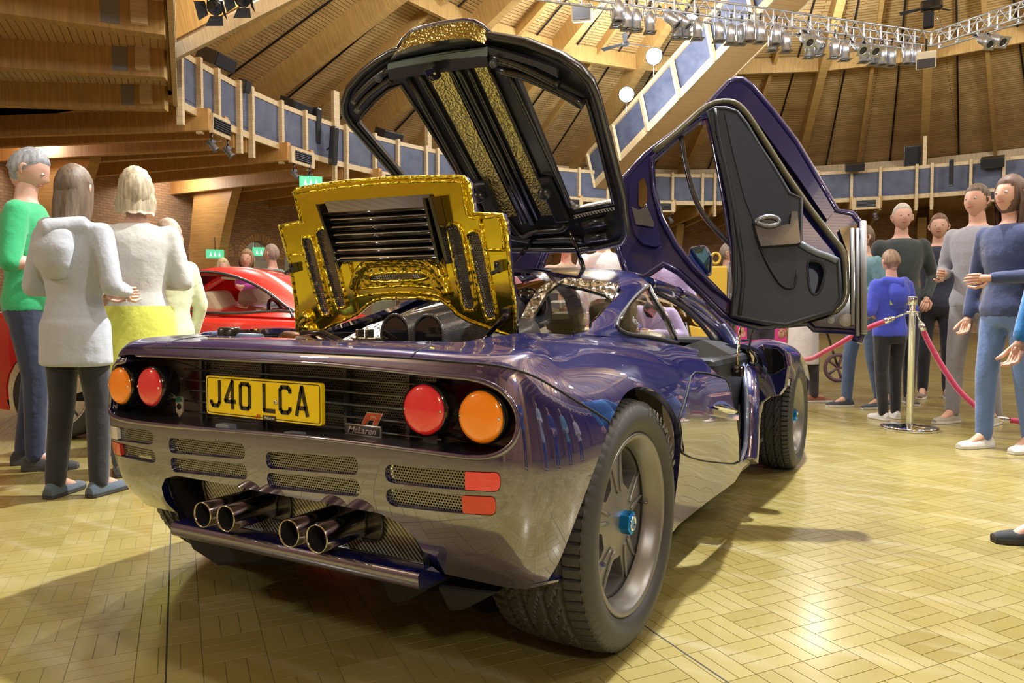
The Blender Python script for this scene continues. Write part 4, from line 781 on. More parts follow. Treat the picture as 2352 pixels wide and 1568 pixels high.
# ---- wheels
TYRE = mat('tyre_rubber', (.040,.040,.041), .55, 0, .1, .4); RIMM = mat('satin_grey_alloy', (.24,.235,.225), .36, .6); BLUEN = mat('blue_anodised', (.02,.32,.85), .22, .8)
noisy(TYRE, 60, 3, None, .08, .001)
def tyre_mesh(Ro, w, rr):
    """lathed tyre with cut tread: grooves pressed into a fine grid"""
    h = w/2; shoulder = [(rr,-h+.035),(rr+.012,-h+.012),(rr+.35*(Ro-rr),-h-.002),(rr+.62*(Ro-rr),-h),(Ro-.022,-h+.012),(Ro-.010,-h+.020)]; nt_ = 44; tr = [(Ro-.0008-.010*abs(2*t/nt_-1)**4, -h+.022+(w-.044)*t/nt_) for t in range(nt_+1)]
    prof = shoulder+tr+[(r_, -y) for r_, y in shoulder[::-1]]; N = 420; A = np.zeros((N, len(prof), 3))
    for k in range(N):
        a = 2*PI*k/N; ph = (k/N*70)%1; 
        for j, (r_, y) in enumerate(prof):
            d = 0; t = (j-len(shoulder))/nt_
            if 0 <= t <= 1:
                for c_ in (.17,.36,.60,.80):
                    if abs(t-c_) < .024: d = .010
                if t < .15 and ph < .2: d = .008
                if t > .82 and ((ph+.3)%1) < .2: d = .008
                if .19 < t < .34 and abs(((k/N*70+ (1.2 if t < .265 else -1.2)*(t-.265)*9)%1)-.5) < .14: d = .0045
                if .62 < t < .78 and abs(((k/N*35+(t-.7)*9)%1)-.5) < .08: d = .006
                if .38 < t < .58 and abs(((k/N*25+(t-.48)*8)%1)-.5) < .06: d = .006
            elif j in (len(shoulder)-1, len(prof)-len(shoulder)) and ph < .2: d = .006
            A[k, j] = (y, (r_-d)*math.cos(a), (r_-d)*math.sin(a))
    n2 = len(prof); g = G(); g.add(A.reshape(-1,3), [(k*n2+j, k*n2+j+1, ((k+1)%N)*n2+j+1, ((k+1)%N)*n2+j) for k in range(N) for j in range(n2-1)], 0, False)
    # make the side walls smooth
    for i, (k, j) in enumerate((k, j) for k in range(N) for j in range(n2-1)): g.sm[i] = not (len(shoulder)-1 <= j <= len(shoulder)+nt_)
    return g
def wheel(y, Ro, w, rr, name_lb, s=1):
    """outer face at x=.885 for s=1"""
    xo = .885-w/2; root = None; g = tyre_mesh(Ro, w, rr); g.v = [(s*(xo+(a)), y+b, Ro+c_) for a,b,c_ in g.v]
    if s < 0: g.f = [f[::-1] for f in g.f]
    T = g.build('wheel', TYRE, car, label=name_lb); xf = s*(.885-.030); ax = (s,0,0); c0 = (xf,y,Ro)
    g = G(); g.lathe([(rr-.012,-.16),(rr-.02,-.10),(rr-.012,-.03),(rr-.004,-.01),(rr+.006,.004),(rr+.008,.012),(rr+.002,.018),(rr-.010,.012),(rr-.016,-.004),(rr-.030,-.022),(rr-.034,-.04)], c0, ax, 72); g.build('rim', RIMM, T)
    # five-spoke face: hub + broad spokes with rounded windows between them
    ri = rr-.034; hub = .060; g = G(); x, yv, d = frame(ax); e1, e2 = np.array([0,1.,0]), np.array([0,0,1.]); P = lambda r_, a, h: np.array(c0)+np.array([s*h,0,0])+e1*r_*math.cos(a)+e2*r_*math.sin(a)
    def Sw(uv): r_ = np.hypot(uv[:,0],uv[:,1]); h = -.036+.020*np.exp(-((r_-hub*.2)/.07)**2)-.012*(r_/ri)**2; return np.stack([c0[0]+s*h, y+uv[:,0]*1., Ro+uv[:,1]], 1)
    wins = []
    for k in range(5):
        a0 = R(90+36+72*k); hw_o, hw_i = R(22), R(13); pts = [(ri*.95*math.cos(a0+q*hw_o), ri*.95*math.sin(a0+q*hw_o)) for q in np.linspace(-1,1,9)]+[(ri*.50*math.cos(a0+q*hw_i), ri*.50*math.sin(a0+q*hw_i)) for q in np.linspace(1,-1,4)]
        rad = [.03]+[0]*7+[.03]+[.02,.02,.02,.02]; wins.append(rpoly(pts, rad, 4))
    circ = [(ri*1.02*math.cos(t), ri*1.02*math.sin(t)) for t in np.linspace(0,2*PI,72,endpoint=False)]
    rs = patch(Sw, circ, wins, (.016,.016), .045, '', None, None, obj=False, flip=(s<0)); pobj([rs], 'spoked_face', [RIMM], T)
    for k in range(5):
        for q in (-1,1): g = G(); a0 = R(90+72*k); g.tube([P(r_, a0+q*R(11)*(1-.45*(1-r_/ri)), -.034+.020*math.exp(-((r_-hub*.2)/.07)**2)-.012*(r_/ri)**2) for r_ in np.linspace(.085,ri*.98,7)], .0055, 6); g.build('spoke_ridge', RIMM, T)
    g = G(); g.lathe([(0,-.12),(ri*.9,-.12)], c0, ax, 40); g.lathe([(.03,-.10),(ri*.78,-.10),(ri*.78,-.085),(.03,-.085)], c0, ax, 40); g.build('brake_disc', mat('brake_iron', (.16,.15,.15), .45, .8), T)
    g = G(); hx = [P(.034, R(60*k+15), -.028) for k in range(6)]; g.prism(hx, (s*.040,0,0)); g.lathe([(.024,.014),(.024,.008),(0,.006)], c0, ax, 20); o = g.build('wheel_nut', BLUEN, T, .003); g = G(); g.lathe([(.018,.006),(.023,.014),(.016,.015),(.014,.008),(0,.007)], c0, ax, 20); g.build('nut_bore', STEEL, o)
    g = G(); g.lathe([(.004,-.03),(.004,0),(0,.002)], P(rr-.045, R(2), -.02), ax, 8); g.build('valve', BLACK, T)
    return T
wheel(.56, .357, .315, .250, 'wide right rear wheel with grey five-spoke rim and blue centre nut'); wheel(.56, .357, .315, .250, 'left rear wheel half hidden under the tail', -1)
wheel(3.27, .325, .235, .226, 'right front wheel with blue centre nut, seen under the raised door'); wheel(3.27, .325, .235, .226, 'left front wheel hidden behind the bodywork', -1)
# moulded lettering on the rear sidewall
for t_, a0, sz in (('STREAMLINE',60,.030),):
    for i, ch in enumerate(t_):
        a = R(a0-9+ -6.0*i+25); rr_ = .318; p = (.8875, .56+rr_*math.cos(a), .357+rr_*math.sin(a)); text('sidewall_letter', ch, sz, .0006, mat('tyre_letter', (.16,.16,.16), .5), car, (0,math.sin(a),-math.cos(a)), p, (0,math.cos(a),math.sin(a)), off=.0012)
# ---- inner wing of the rear bay, engine
g = G(); g.box((0,.75,.55), (1.0,1.15,.02)); g.box((0,.205,.72), (1.0,.012,.30)); g.box((.485,.75,.72), (.012,1.1,.30)); g.box((-.485,.75,.72), (.012,1.1,.30)); g.build('engine_bay', BLACKM, car)
def horn(x0, y0=.47, y1=1.35, z0=.83, z1=1.03, r_=.066, nm='intake_box'):
    g = G(); A = []; K2 = 22
    for i in range(7):
        t = i/6; y = y0+(y1-y0)*t; z = z0+(z1-z0)*t; q = 1-.12*t; row = []
        for k in range(K2+1): a = PI*k/K2; row.append((x0+(math.cos(a)*r_*q), y, z-.02+math.sin(a)**.8*r_*1.35*q))
        row = [(x0+r_*q, y, z-.09)]+row+[(x0-r_*q, y, z-.09)]; A.append(row)
    g.grid(A); g.add(A[0], [list(range(len(A[0])))[::-1]]); return g
for x0 in (-.026,.118):
    o = horn(x0, .60, 1.38, .880, 1.0, .062).build('intake_box', CARBON, car); arc_ = [(x0+math.cos(a)*.063, .596, .86+math.sin(a)**.8*.085) for a in np.linspace(0,PI,20)]; arc_ = [(x0+.063,.596,.79)]+arc_+[(x0-.063,.596,.79)]
    g = G(); g.tube(arc_, .006, 7); g.build('intake_rim', CARBON, o); g = G(); g.add([(x_*.9+x0*.1, .594, .79+(z_-.79)*.94) for x_, _y, z_ in arc_], [list(range(len(arc_)))[::-1]]); g.build('intake_face', BLACKG, o)
horn(.27, .66, 1.0, .84, .87, .07).build('intake_box', CARBON, car)
g = G(); g.grid([[(-.46,.66,.80),(-.16,.66,.80)],[(-.42,.9,.90),(-.13,.9,.92)],[(-.3,1.4,1.03),(-.05,1.4,1.05)]]); g.build('heat_blanket', FOIL, car)
g = G(); g.tube([(-.47,.46,.79),(-.37,.43,.835),(-.27,.44,.83),(-.20,.46,.80),(-.12,.47,.77)], [.03,.055,.05,.045,.045], 14); g.tube([(-.44,.36,.80),(-.36,.37,.80),(-.28,.36,.80)], .035, 12); g.build('exhaust_manifold', COPPER, car)
for x in (-.33,-.215): g = G(); g.lathe([(.050,-.01),(.054,-.01),(.054,.01),(.050,.01)], (x,.44,.822 if x < -.3 else .808), (1,.1,-.3), 16); g.build('hose_clamp', STEEL, car)
g = G(); g.tube([(-.30,.42,.88),(-.22,.44,.885),(-.14,.46,.85),(-.05,.47,.82)], .011, 8); g.build('breather_hose', BLACK, car); g = G(); g.tube([(-.28,.38,.86),(-.2,.40,.85),(-.1,.42,.81)], .014, 8); g.build('coolant_pipe', mat('grey_rubber', (.3,.32,.33), .4), car)
g = G(); g.lathe([(0,.03),(.035,.03),(.04,.02),(.04,0)], (-.52,.30,.872), (0,0,1), 18); g.build('filler_cap', BLACK, car)
g = G(); g.tube([(-.62,.27,.872),(-.56,.28,.878),(-.5,.3,.872),(-.40,.34,.868)], .012, 8); g.build('drain_hose', mat('pale_blue_hose', (.25,.35,.6), .35), car)
g = G(); g.box((.02,.40,.868), (.10,.03,.012)); g.box((-.01,.40,.885), (.012,.03,.03)); g.box((.03,.40,.885), (.012,.03,.03)); g.build('lid_catch', mat('brassy_steel', (.30,.26,.16), .35, 1), car, .002)
# ---- rear bulkhead window, quilted surround, spine
def poly3(name, px, plane, t, m, parent=car, r=0, bevel=0, lift=0, **k):
    n_, p0 = plane; n_ = nrm(n_); P = [hit(x, y, n_, np.array(p0)+n_*lift) for x, y in (rpoly(px, r, 5) if r else px)]; g = G(); g.prism(P, -n_*t); return g.build(name, m, parent, bevel, **k)
BK = (nrm((.25,-.78,.57)), (.40,1.12,.87))
poly3('bulkhead_window', [(1204,766),(1222,712),(1250,668),(1278,648),(1340,660),(1388,673),(1389,700),(1372,724),(1322,768)], BK, .006, GLASS)
poly3('quilted_surround', [(1196,732),(1204,767),(1213,766),(1230,716),(1256,672),(1281,650),(1262,641),(1235,664),(1210,700)], BK, .02, FOIL, lift=.015)
poly3('quilted_surround', [(1278,649),(1300,637),(1360,640),(1422,652),(1405,690),(1388,676),(1340,662)], BK, .02, FOIL, lift=.012)
g = G(); 
for i in range(6): g.lathe([(.06,-.012),(.075,0),(.06,.012)], (.10-.012*i,1.12+.02*i,.955+.012*i), (.3,-.6,.7), 18)
g.build('intake_bellows', BLACK, car); g = G(); g.ball((.16,1.2,1.01), (.05,.05,.045)); g.ball((.20,1.22,.98), (.035,.04,.05)); g.box((.14,1.2,.94), (.08,.06,.12)); g.build('intake_valve', BLACKG, car, .01)
g = G(); A = []
for i in range(9): a = PI*i/8; A.append([(math.cos(a)*.30,1.30,.93+.20*math.sin(a)), (math.cos(a)*.27,1.5,.95+.20*math.sin(a))])
g.grid(A); g.build('airbox', CARBON, car)
# ---- cabin canopy
cst = []
def cs(y, wb, zb, wr, zr, zc): cst.append([(wb,y,zb),(wb-.02,y+.0,zb+(zr-zb)*.35),((wb*.35+wr*.65),y,zb+(zr-zb)*.75),(wr,y,zr),(wr*.72,y,zr+(zc-zr)*.6),(wr*.36,y,zr+(zc-zr)*.93),(0,y,zc)])
cs(.55,.60,.895,.56,.905,.91); cs(.85,.61,.878,.52,.925,.95); cs(1.15,.62,.855,.48,1.005,1.05); cs(1.40,.625,.84,.475,1.075,1.12); cs(1.65,.635,.822,.475,1.11,1.160); cs(1.95,.65,.79,.475,1.105,1.155); cs(2.25,.67,.76,.50,1.03,1.085); cs(2.6,.70,.745,.60,.90,.95); cs(2.95,.76,.73,.72,.76,.79)
CN = Surf(cst, mir=False); cpx = lambda L: [CN.px(*p) for p in L]
pil = cpx([(1322,770),(1360,740),(1392,708),(1430,668),(1452,650)])
quarter = cpx([(1417,752),(1422,731),(1440,706),(1462,680),(1485,660),(1490,656),(1500,680),(1520,713),(1540,748),(1556,785),(1520,779),(1480,772),(1440,766)])
# right buttress + B pillar, roof behind the doors
out = [np.array([.5,.02]), np.array([1.2,.02]), np.array([2,.02]), np.array([3,.02])]+cpx([(1557,790),(1543,756),(1530,725),(1510,690),(1492,655)])+[np.array([3.9,3.0]), np.array([4.3,4]), np.array([4.4,5]), np.array([4.45,5.99]), np.array([3.4,5.99]), np.array([3.0,4.6]), np.array([2.7,3.7])]+pil[::-1][1:]
qm = np.mean(quarter, 0); qh = [qm+(q-qm)*1.0 for q in quarter]
c_r = patch(CN, out, [qh], (.12,.2), .02, '', None, None, obj=False, flip=False); [pobj([q], 'roof_and_pillar', [PAINT], car) for q in (c_r, mirror(c_r))]
q_r = patch(CN, [qm+(q-qm)*.99 for q in quarter], [], (.12,.2), 0, '', None, None, obj=False, flip=False); [pobj([q], 'quarter_window', [GLASS], car) for q in (q_r, mirror(q_r))]
g = G(); ring = CN(np.array(spline(quarter, 3, True))); g.tube(ring, .009, 8, closed=True); g.build('window_seal', RUBR, car)
g = G(); lp = CN(np.array(spline(cpx([(1421,735),(1440,706),(1462,680),(1485,660),(1491,656),(1515,703),(1540,748),(1557,786)]), 4)))+[.006,0,.002]; g.tube(lp, .005, 6); g.build('bright_strip', mat('chrome'), car)
# A pillar, sill and door aperture frame (right), mirrored left
def rail(name, pts, r_, m, both=True, n=8, lab=None):
    P = spline(pts, 6); rr = np.interp(np.linspace(0,1,len(P)), np.linspace(0,1,len(r_)), r_) if hasattr(r_,'__len__') else r_
    if both: g = G(); g.tube([(-x,y,z) for x,y,z in P], rr, n, cap=True); g.build(name, m, car)
    g = G(); g.tube(P, rr, n, cap=True); return g.build(name, m, car)
X = lambda px, py, x: tuple(onx(px, py, x))
rail('roof_rail', [X(1490,650,.47), X(1530,662,.46), X(1560,675,.46), X(1600,700,.47)], [.03,.028,.028,.03], PAINT)
rail('front_pillar', [X(1555,672,.46), X(1600,700,.49), X(1650,748,.56), X(1690,800,.64), X(1712,850,.74)], [.032,.038,.045,.05,.05], PAINT, n=12)
rail('front_post', [X(1690,795,.66), X(1716,860,.78), X(1722,930,.83), X(1722,1000,.84), X(1716,1060,.84)], [.045,.05,.045,.045,.05], PAINT)
rail('door_seal', [X(1660,745,.60), X(1690,790,.68), X(1707,840,.78), X(1714,900,.83), X(1715,960,.845), X(1712,1020,.85), X(1703,1050,.86), X(1692,1066,.87)], .011, mat('pale_seal', (.16,.20,.30), .25, 0, .6))
rail('window_seal', [X(1492,658,.47), X(1505,670,.47), X(1560,700,.47), X(1610,745,.50), X(1650,800,.56), X(1672,850,.62)], .012, RUBR)
g = G()
for s in (1,-1): g = G(); g.box((s*.80,1.98,.265), (.10,.62,.09)); g.build('sill', PAINT, car, .03)
# interior
g = G(); g.box((0,2.0,.25), (1.55,1.5,.02)); g.box((0,1.28,.55), (1.2,.02,.56)); g.box((0,2.72,.62), (1.4,.02,.36)); g.build('cabin_tub', mat('cabin_black', (.02,.022,.026), .6), car)
for s in (-1,1):
    g = G(); A = [[(s*.62,2.45,.62),(s*.62,2.45,.80),(s*.62,2.1,.82),(s*.63,1.75,.80)],[(s*.75,2.45,.60),(s*.75,2.45,.76),(s*.75,2.1,.75),(s*.74,1.75,.66)]]; g.grid(A); g.box((s*.70,2.1,.55), (.16,.7,.4)); g.build('side_pod', TRIM, car, .03)
def seat(x, y, m, w_=.42):
    g = G(); g.box((x,y,.36), (w_,.5,.14)); o = g.build('seat', m, car, .05); g = G(); g.box((x,y-.27,.62), (w_,.14,.52), ((1,0,0),nrm((0,1,.25)),nrm((0,-.25,1)))); g.build('seat_back', m, o, .06); g = G(); g.box((x,y-.38,.93), (w_*.5,.10,.16)); g.build('headrest', m, o, .04)
for x, y in ((0,2.25),(-.42,1.85),(.42,1.85)): seat(x, y, mat('tan_leather', (.28,.22,.12), .5))
g = G(); g.tube([(.14*math.cos(a),2.62-.03*math.sin(a),.72+.14*math.sin(a)) for a in np.linspace(0,2*PI,24,endpoint=False)], .013, 8, closed=True); g.box((0,2.63,.70), (.24,.02,.03)); g.build('steering_wheel', BLACK, car)
g = G(); g.box((0,2.72,.76), (1.25,.22,.10)); g.build('dashboard', TRIM, car, .04)
g = G(); A = []
for t in np.linspace(0,1,7): A.append([(x_*(.47+.22*t), 2.02+.85*t-.05*abs(x_)**2, 1.13-.34*t-.05*x_*x_) for x_ in np.linspace(-1,1,11)])
g.grid(A); g.build('windscreen', CLEAR, car)
# buckle and window sticker seen through the quarter glass
poly3('belt_guide', [(1490,715),(1497,705),(1512,714),(1499,728)], ((1,0,0),(.40,0,0)), .01, REDD, bevel=.003)
poly3('belt_pillar', [(1480,708),(1487,692),(1500,700),(1512,712),(1500,730),(1489,728)], ((1,0,0),(.385,0,0)), .01, BLACK, bevel=.003)
a_ = [onx(*p, .60) for p in ((1446,722),(1478,765))]; text('window_sticker', 'ROYAL', .030, .0004, mat('sticker_white', (.65,.72,.85), .4), car, nrm(a_[1]-a_[0]), (a_[0]+a_[1])/2, nrm(np.cross(nrm(a_[1]-a_[0]), (1,0,0))*-1)); text('sticker_letter', 'Y', .045, .0004, mat('sticker_blue', (.03,.06,.55), .4), car, (0,.94,-.3), onx(1470,757,.605), (0,.3,.95))
# ---- front wings and nose
F = []
def fst(y, xo, rows): F.append([(x_, y, z) for x_, z in rows])
fst(2.35,.9,[(.86,.62),(.87,.66),(.865,.71),(.84,.755),(.78,.785),(.70,.79),(.62,.78)])
fst(2.75,.9,[(.88,.60),(.895,.67),(.885,.73),(.85,.775),(.78,.80),(.68,.79),(.56,.76)])
fst(3.0,.9,[(.895,.56),(.90,.65),(.89,.72),(.85,.765),(.77,.79),(.66,.775),(.5,.735)])
fst(3.27,.9,[(.895,.50),(.90,.62),(.885,.69),(.84,.735),(.76,.76),(.64,.745),(.46,.70)])
fst(3.6,.9,[(.87,.40),(.885,.52),(.86,.61),(.81,.655),(.72,.68),(.58,.665),(.42,.63)])
fst(3.95,.9,[(.78,.30),(.80,.42),(.77,.50),(.71,.545),(.60,.565),(.48,.56),(.34,.54)])
fst(4.25,.9,[(.55,.25),(.57,.32),(.56,.38),(.50,.41),(.42,.43),(.3,.43),(.2,.42)])
FN = Surf(F, mir=False); fy = lambda y, z: FN.solve((1,2), y, z, (np.interp(y, [2.35,2.75,3,3.27,3.6,3.95,4.25], range(7)), 1.5))
fa = [fy(3.27+.372*math.cos(a), .325+.372*math.sin(a)) for a in np.linspace(R(8), R(140), 14)]
fo = [np.array([0,0]), np.array([0,3]), np.array([0,6])]+[np.array([q,6]) for q in (1,2,3,4,5,6)]+[np.array([6,3]), np.array([6,0]), np.array([5,0])]+fa[:]+[np.array([.9,.0])]
f_r = patch(FN, fo, [], (.12,.2), .02, '', None, None, obj=False, flip=False); [pobj([q], 'front_wing', [PAINT], car) for q in (f_r, mirror(f_r))]
g = G(); A = []
for y, w_, z in ((2.35,.62,.78),(2.75,.56,.76),(3.0,.5,.735),(3.27,.46,.70),(3.6,.42,.63),(3.95,.34,.54),(4.25,.2,.42)): A.append([(x_*w_, y, z+.03*(1-x_*x_)) for x_ in np.linspace(-1,1,7)])
g.grid(A); g.build('bonnet', PAINT, car)
# rear face of the right front wing, behind the hinge
poly = [(1735,800),(1752,789),(1785,792),(1806,806),(1813,840),(1806,890),(1793,908),(1770,912),(1752,925),(1745,960),(1740,1040),(1733,1060),(1728,960),(1728,850)]
P = [hit(x, y, (0,1,0), (0,2.37,0)) for x, y in poly]; g = G(); g.prism(P, (0,.03,0)); g.build('hinge_panel', PAINT, car, .01)
poly = [(1742,815),(1760,800),(1785,800),(1800,815),(1803,845),(1780,858),(1745,858)]; P = [hit(x, y, (0,1,0), (0,2.365,0)) for x, y in poly]; g = G(); g.prism(P, (0,-.004,0)); g.build('hinge_recess', BLACKG, car, .003)
g = G(); pa = [ony(*p, 2.33) for p in ((1733,752),(1725,775),(1722,800),(1733,815),(1738,830),(1730,836),(1722,833))]; g.tube(spline(pa, 5), .006, 7); g.build('door_cable', BLACK, car)
g = G(); a, b = ony(1702,735,2.2), ony(1692,845,2.05); g.tube([a, a+(b-a)*.5], .0045, 8); g.tube([a+(b-a)*.45, b], .006, 8); g.build('door_strut', mat('brass_rod', (.55,.45,.25), .2, 1), car)
g = G(); p = ony(1688,852,2.05); g.box(p, (.08,.05,.05)); g.ball(p+[.01,-.03,.01], .018); g.ball(p+[-.02,-.03,.0], .014); g.build('strut_bracket', BLACKG, car, .012)
poly3('indicator', [(1806,868),(1815,871),(1813,886),(1805,882)], ((.6,-.8,0),(.9,2.8,.5)), .01, CLR)
# ---- gold foil engine lid
class Pl:
    def __init__(s, n, p0, c=0, up=(0,0,1)):
        s.n = nrm(n); s.p0 = np.array(p0, float); s.c = c; s.X = nrm(np.cross(up, s.n))*-1; s.X = s.X if s.X[0] > 0 else -s.X; s.Z = nrm(np.cross(s.n, s.X)); s.Z = s.Z if s.Z[2] > 0 else -s.Z
    def uv(s, px, py):
        o = 0
        for _ in range(8): p = hit(px, py, s.n, s.p0+s.n*o); u = (p-s.p0).dot(s.X); o = s.c*u*u
        q = p-s.p0; return (q.dot(s.X), q.dot(s.Z))
    def __call__(s, uv, off=0): uv = np.asarray(uv, float); return s.p0+uv[:,:1]*s.X+uv[:,1:2]*s.Z+s.n*(off+s.c*uv[:,:1]**2)
    def at(s, px, py, off=0): return s(np.array([s.uv(px, py)]), off)[0]
    def L(s, pts): return [s.uv(*p) for p in pts]
    def patch(s, pts, holes, t, name, m, parent=car, off=0, step=.05, r=0, **k):
        o_ = s.L(pts); o_ = rpoly(o_, r, 5) if r else o_; S = lambda uv: s(uv, off); q = S(np.array([[0,0],[.01,0],[0,.01]])); fl = np.cross(q[1]-q[0], q[2]-q[0]).dot(s.n) < 0
        return patch(S, o_, holes, (step,step), t, name, m, parent, flip=fl, both=True, **k)
    def tube(s, pts, r, name, m, parent=car, off=0, closed=False, sm=3, n=8):
        P = np.array(pts, float); P = spline(P, sm, closed) if sm else P; g = G(); g.tube([s.at(*p, off) for p in P], r, n, closed=closed); return g.build(name, m, parent)
GP = Pl((0,-.978,-.210), (0,.568,.865)); c4 = lambda L: [(600+x/3.564, 380+y/3.564) for x, y in L]
gold_out = c4([(265,215),(290,192),(480,160),(700,130),(1100,100),(1600,90),(1660,98),(1700,145),(1722,290),(1742,395),(1975,405),(2005,500),(2040,900),(2080,1150),(2080,1405),(1900,1345),(1690,1265),(1600,1215),(1545,1150),(1480,1105),(1300,1082),(1000,1087),(930,1105),(880,1132),(790,1215),(560,1318),(430,1395),(300,1425),(295,1340),(290,1150),(240,800),(150,490),(330,455),(300,330)])
lou = c4([(520,312),(1385,255),(1500,730),(640,780)]); sc4 = [c4([(365,590),(405,590),(440,650),(565,1180),(570,1215),(530,1222),(485,1180),(340,640)]), c4([(490,515),(530,520),(575,600),(695,1100),(700,1150),(650,1165),(605,1120),(460,600),(462,545)]), c4([(1560,475),(1600,480),(1650,560),(1755,1130),(1740,1180),(1690,1180),(1650,1130),(1525,560),(1530,500)]), c4([(1730,537),(1770,545),(1815,620),(1925,1200),(1915,1245),(1875,1255),(1830,1210),(1697,620),(1700,565)])]
smile = c4([(885,935),(905,900),(1000,880),(1200,872),(1340,880),(1372,905),(1350,930),(1150,945),(930,950)])
lid = GP.patch(gold_out, [GP.L(lou)]+[GP.L(q) for q in sc4]+[GP.L(smile)], .022, 'gold_engine_lid', [GOLD, PAINT], label='engine lid lined with bright gold foil, raised', rimmi=1)
GP.tube(gold_out, .0065, 'foil_hem', GOLDC, lid, .001, True, 0); 
for i, q in enumerate(sc4+[smile]): GP.tube(q, .006, 'slot_bead', GOLDC, lid, .003, True, 2); GP.patch(q, [], .002, 'slot_mesh', MESHD, lid, off=-.006)
# louvre box
lb = [(520,312),(1385,255),(1400,255),(1440,250)]
for a_, b_ in (((520,308),(660,770)),((1385,255),(1475,725))):
    q = c4([a_, b_]); P0, P1 = GP.at(*q[0]), GP.at(*q[1]); g = G(); d = nrm(P1-P0); g.prism([P0+GP.n*.0, P1+GP.n*.0, P1+d*.03+GP.n*.035, P0+GP.n*.045], GP.X*.012*(1 if a_[0] > 900 else 1)); g.build('louvre_cheek', BLACKG, lid, .002)
for i in range(7):
    t = (i+.45)/6.9; L0, L1 = c4([(535+118*t, 318+430*t)])[0], c4([(1395+92*t, 262+458*t)])[0]; P0, P1 = GP.at(*L0), GP.at(*L1); g = G(); g.beam(P0+GP.n*.018, P1+GP.n*.018, .048, .007, nrm(GP.Z*.55+GP.n*.83)); g.tube([P0+GP.n*.032-GP.Z*.020, P1+GP.n*.032-GP.Z*.020], .006, 8); g.build('louvre_slat', BLACKG, lid)
q = c4([(1440,250),(1550,795)]); P0, P1 = GP.at(*q[0]), GP.at(*q[1]); g = G(); g.prism([P0, P1, P1+GP.n*.03, P0+GP.n*.05], GP.X*.014); g.build('louvre_cheek', BLACKG, lid, .002)
# creased foil over the arch, strips, clips, gas strut
for j in range(3):
    r_ = [(760+12*j,1000-30*j),(800+20*j,880-10*j),(900,790-8*j+20*j),(1100,765+22*j),(1300,770+22*j),(1430-14*j,830+12*j),(1500-20*j,960-14*j),(1535-20*j,1060-20*j)]; GP.tube(c4(r_), .016-.003*j, 'foil_roll', GOLDC, lid, .006)
GP.patch(c4([(800,990),(830,860),(920,800),(1340,800),(1440,860),(1500,1000),(1300,990),(1000,990)]), [GP.L(smile)], .004, 'foil_pan', [GOLDC], lid, off=.006)
for q in ([(800,1010),(900,1000),(1150,985),(1400,1000),(1510,1060)],[(775,1080),(860,1060),(1150,1040),(1440,1060),(1545,1130)],[(720,745),(790,1080)],[(705,750),(740,830),(790,1190)],[(1480,740),(1560,1080)],[(1790,420),(1860,800),(1900,1080)],[(245,730),(345,730)],[(1840,690),(2000,690)],[(1800,430),(1950,440),(1990,690)],[(300,230),(700,175),(1100,140),(1590,130),(1650,170),(1690,400),(1760,430)],[(170,500),(335,465)],[(640,760),(690,800),(730,760),(1450,735)]): GP.tube(c4(q), .0045, 'foil_seam', GOLDC, lid, .004)
GP.tube(c4([(430,1395),(420,1330),(350,1300),(400,1250),(370,1200)]), .016, 'foil_bunch', GOLDC, lid, .008)
for q in ((285,830),(1960,820)):
    p = GP.at(*c4([q])[0]); g = G(); g.box(p+GP.n*.012, (.020,.024,.034), (GP.X,GP.n,GP.Z)); g.box(p+GP.n*.02+GP.X*(-.022 if q[0] < 900 else -.008)-GP.Z*.014, (.034,.014,.012), (nrm(GP.X+GP.Z*.4),GP.n,nrm(GP.Z-GP.X*.4))); g.lathe([(0,.006),(.006,.005),(.007,0)], p+GP.n*.026+GP.Z*.008, GP.n, 10); g.build('lid_catch', BLACK, lid, .002)
a, b = GP.at(*c4([(2040,1215)])[0], .03), GP.at(*c4([(1800,1460)])[0], .02); a2 = a+(b-a)*.62; g = G(); g.tube([a, a2], .0085, 12); o = g.build('gas_strut', BLACKG, car); g = G(); g.tube([a2, b], .0035, 8); g.build('strut_rod', STEEL, o); g = G(); g.ball(a, .010); g.box(GP.at(*c4([(2025,1185)])[0], .012), (.022,.02,.022), (GP.X,GP.n,GP.Z)); g.build('strut_mount', BLACK, o, .003)
# ---- black engine cover with two windows
HP = Pl((0,-.676,-.736), (0,1.482,1.384), .30)
cov_out = [(902,120),(870,138),(837,164),(803,202),(792,237),(794,262),(807,283),(862,345),(925,418),(985,500),(1040,590),(1168,572),(1333,571),(1390,563),(1429,553),(1439,534),(1429,448),(1398,330),(1375,240),(1366,212),(1356,187),(1330,156),(1287,128),(1207,96),(1128,82),(1015,98)]
wl_ = [(921,194),(893,203),(860,232),(836,260),(823,281),(900,372),(960,444),(1010,505),(1092,470),(1052,399),(975,275)]; wr_ = [(1182,167),(1259,195),(1316,223),(1337,231),(1347,226),(1356,255),(1377,330),(1410,464),(1322,482),(1305,468),(1237,300)]
HP1 = HP; cov = HP.patch(cov_out, [rpoly(HP.L(wl_), .02, 4), rpoly(HP.L(wr_), .02, 4)], .026, 'engine_cover', [BLACK, PAINT], label='black engine cover with two side windows and gold strips, raised high', step=.06)
HP.patch(wl_, [], .003, 'cover_window', [CLEAR], cov, off=-.012); HP.patch(wr_, [], .003, 'cover_window', [CLEAR], cov, off=-.012)
HP.tube(cov_out, .017, 'cover_edge', BLACK, cov, .004, True, 0); HP.tube(wl_, .008, 'window_frame', BLACK, cov, .004, True, 0); HP.tube(wr_, .008, 'window_frame', BLACK, cov, .004, True, 0)
HP.patch([(979,160),(1026,150),(1035,172),(1190,494),(1155,498)], [], .004, 'gold_strip', [GOLDD], cov, off=.006, label='crinkled gold strip, left of the two under the cover'); HP.patch([(1086,143),(1118,138),(1270,492),(1244,493)], [], .004, 'gold_strip', [GOLDD], cov, off=.006, label='crinkled gold strip, right of the two under the cover')
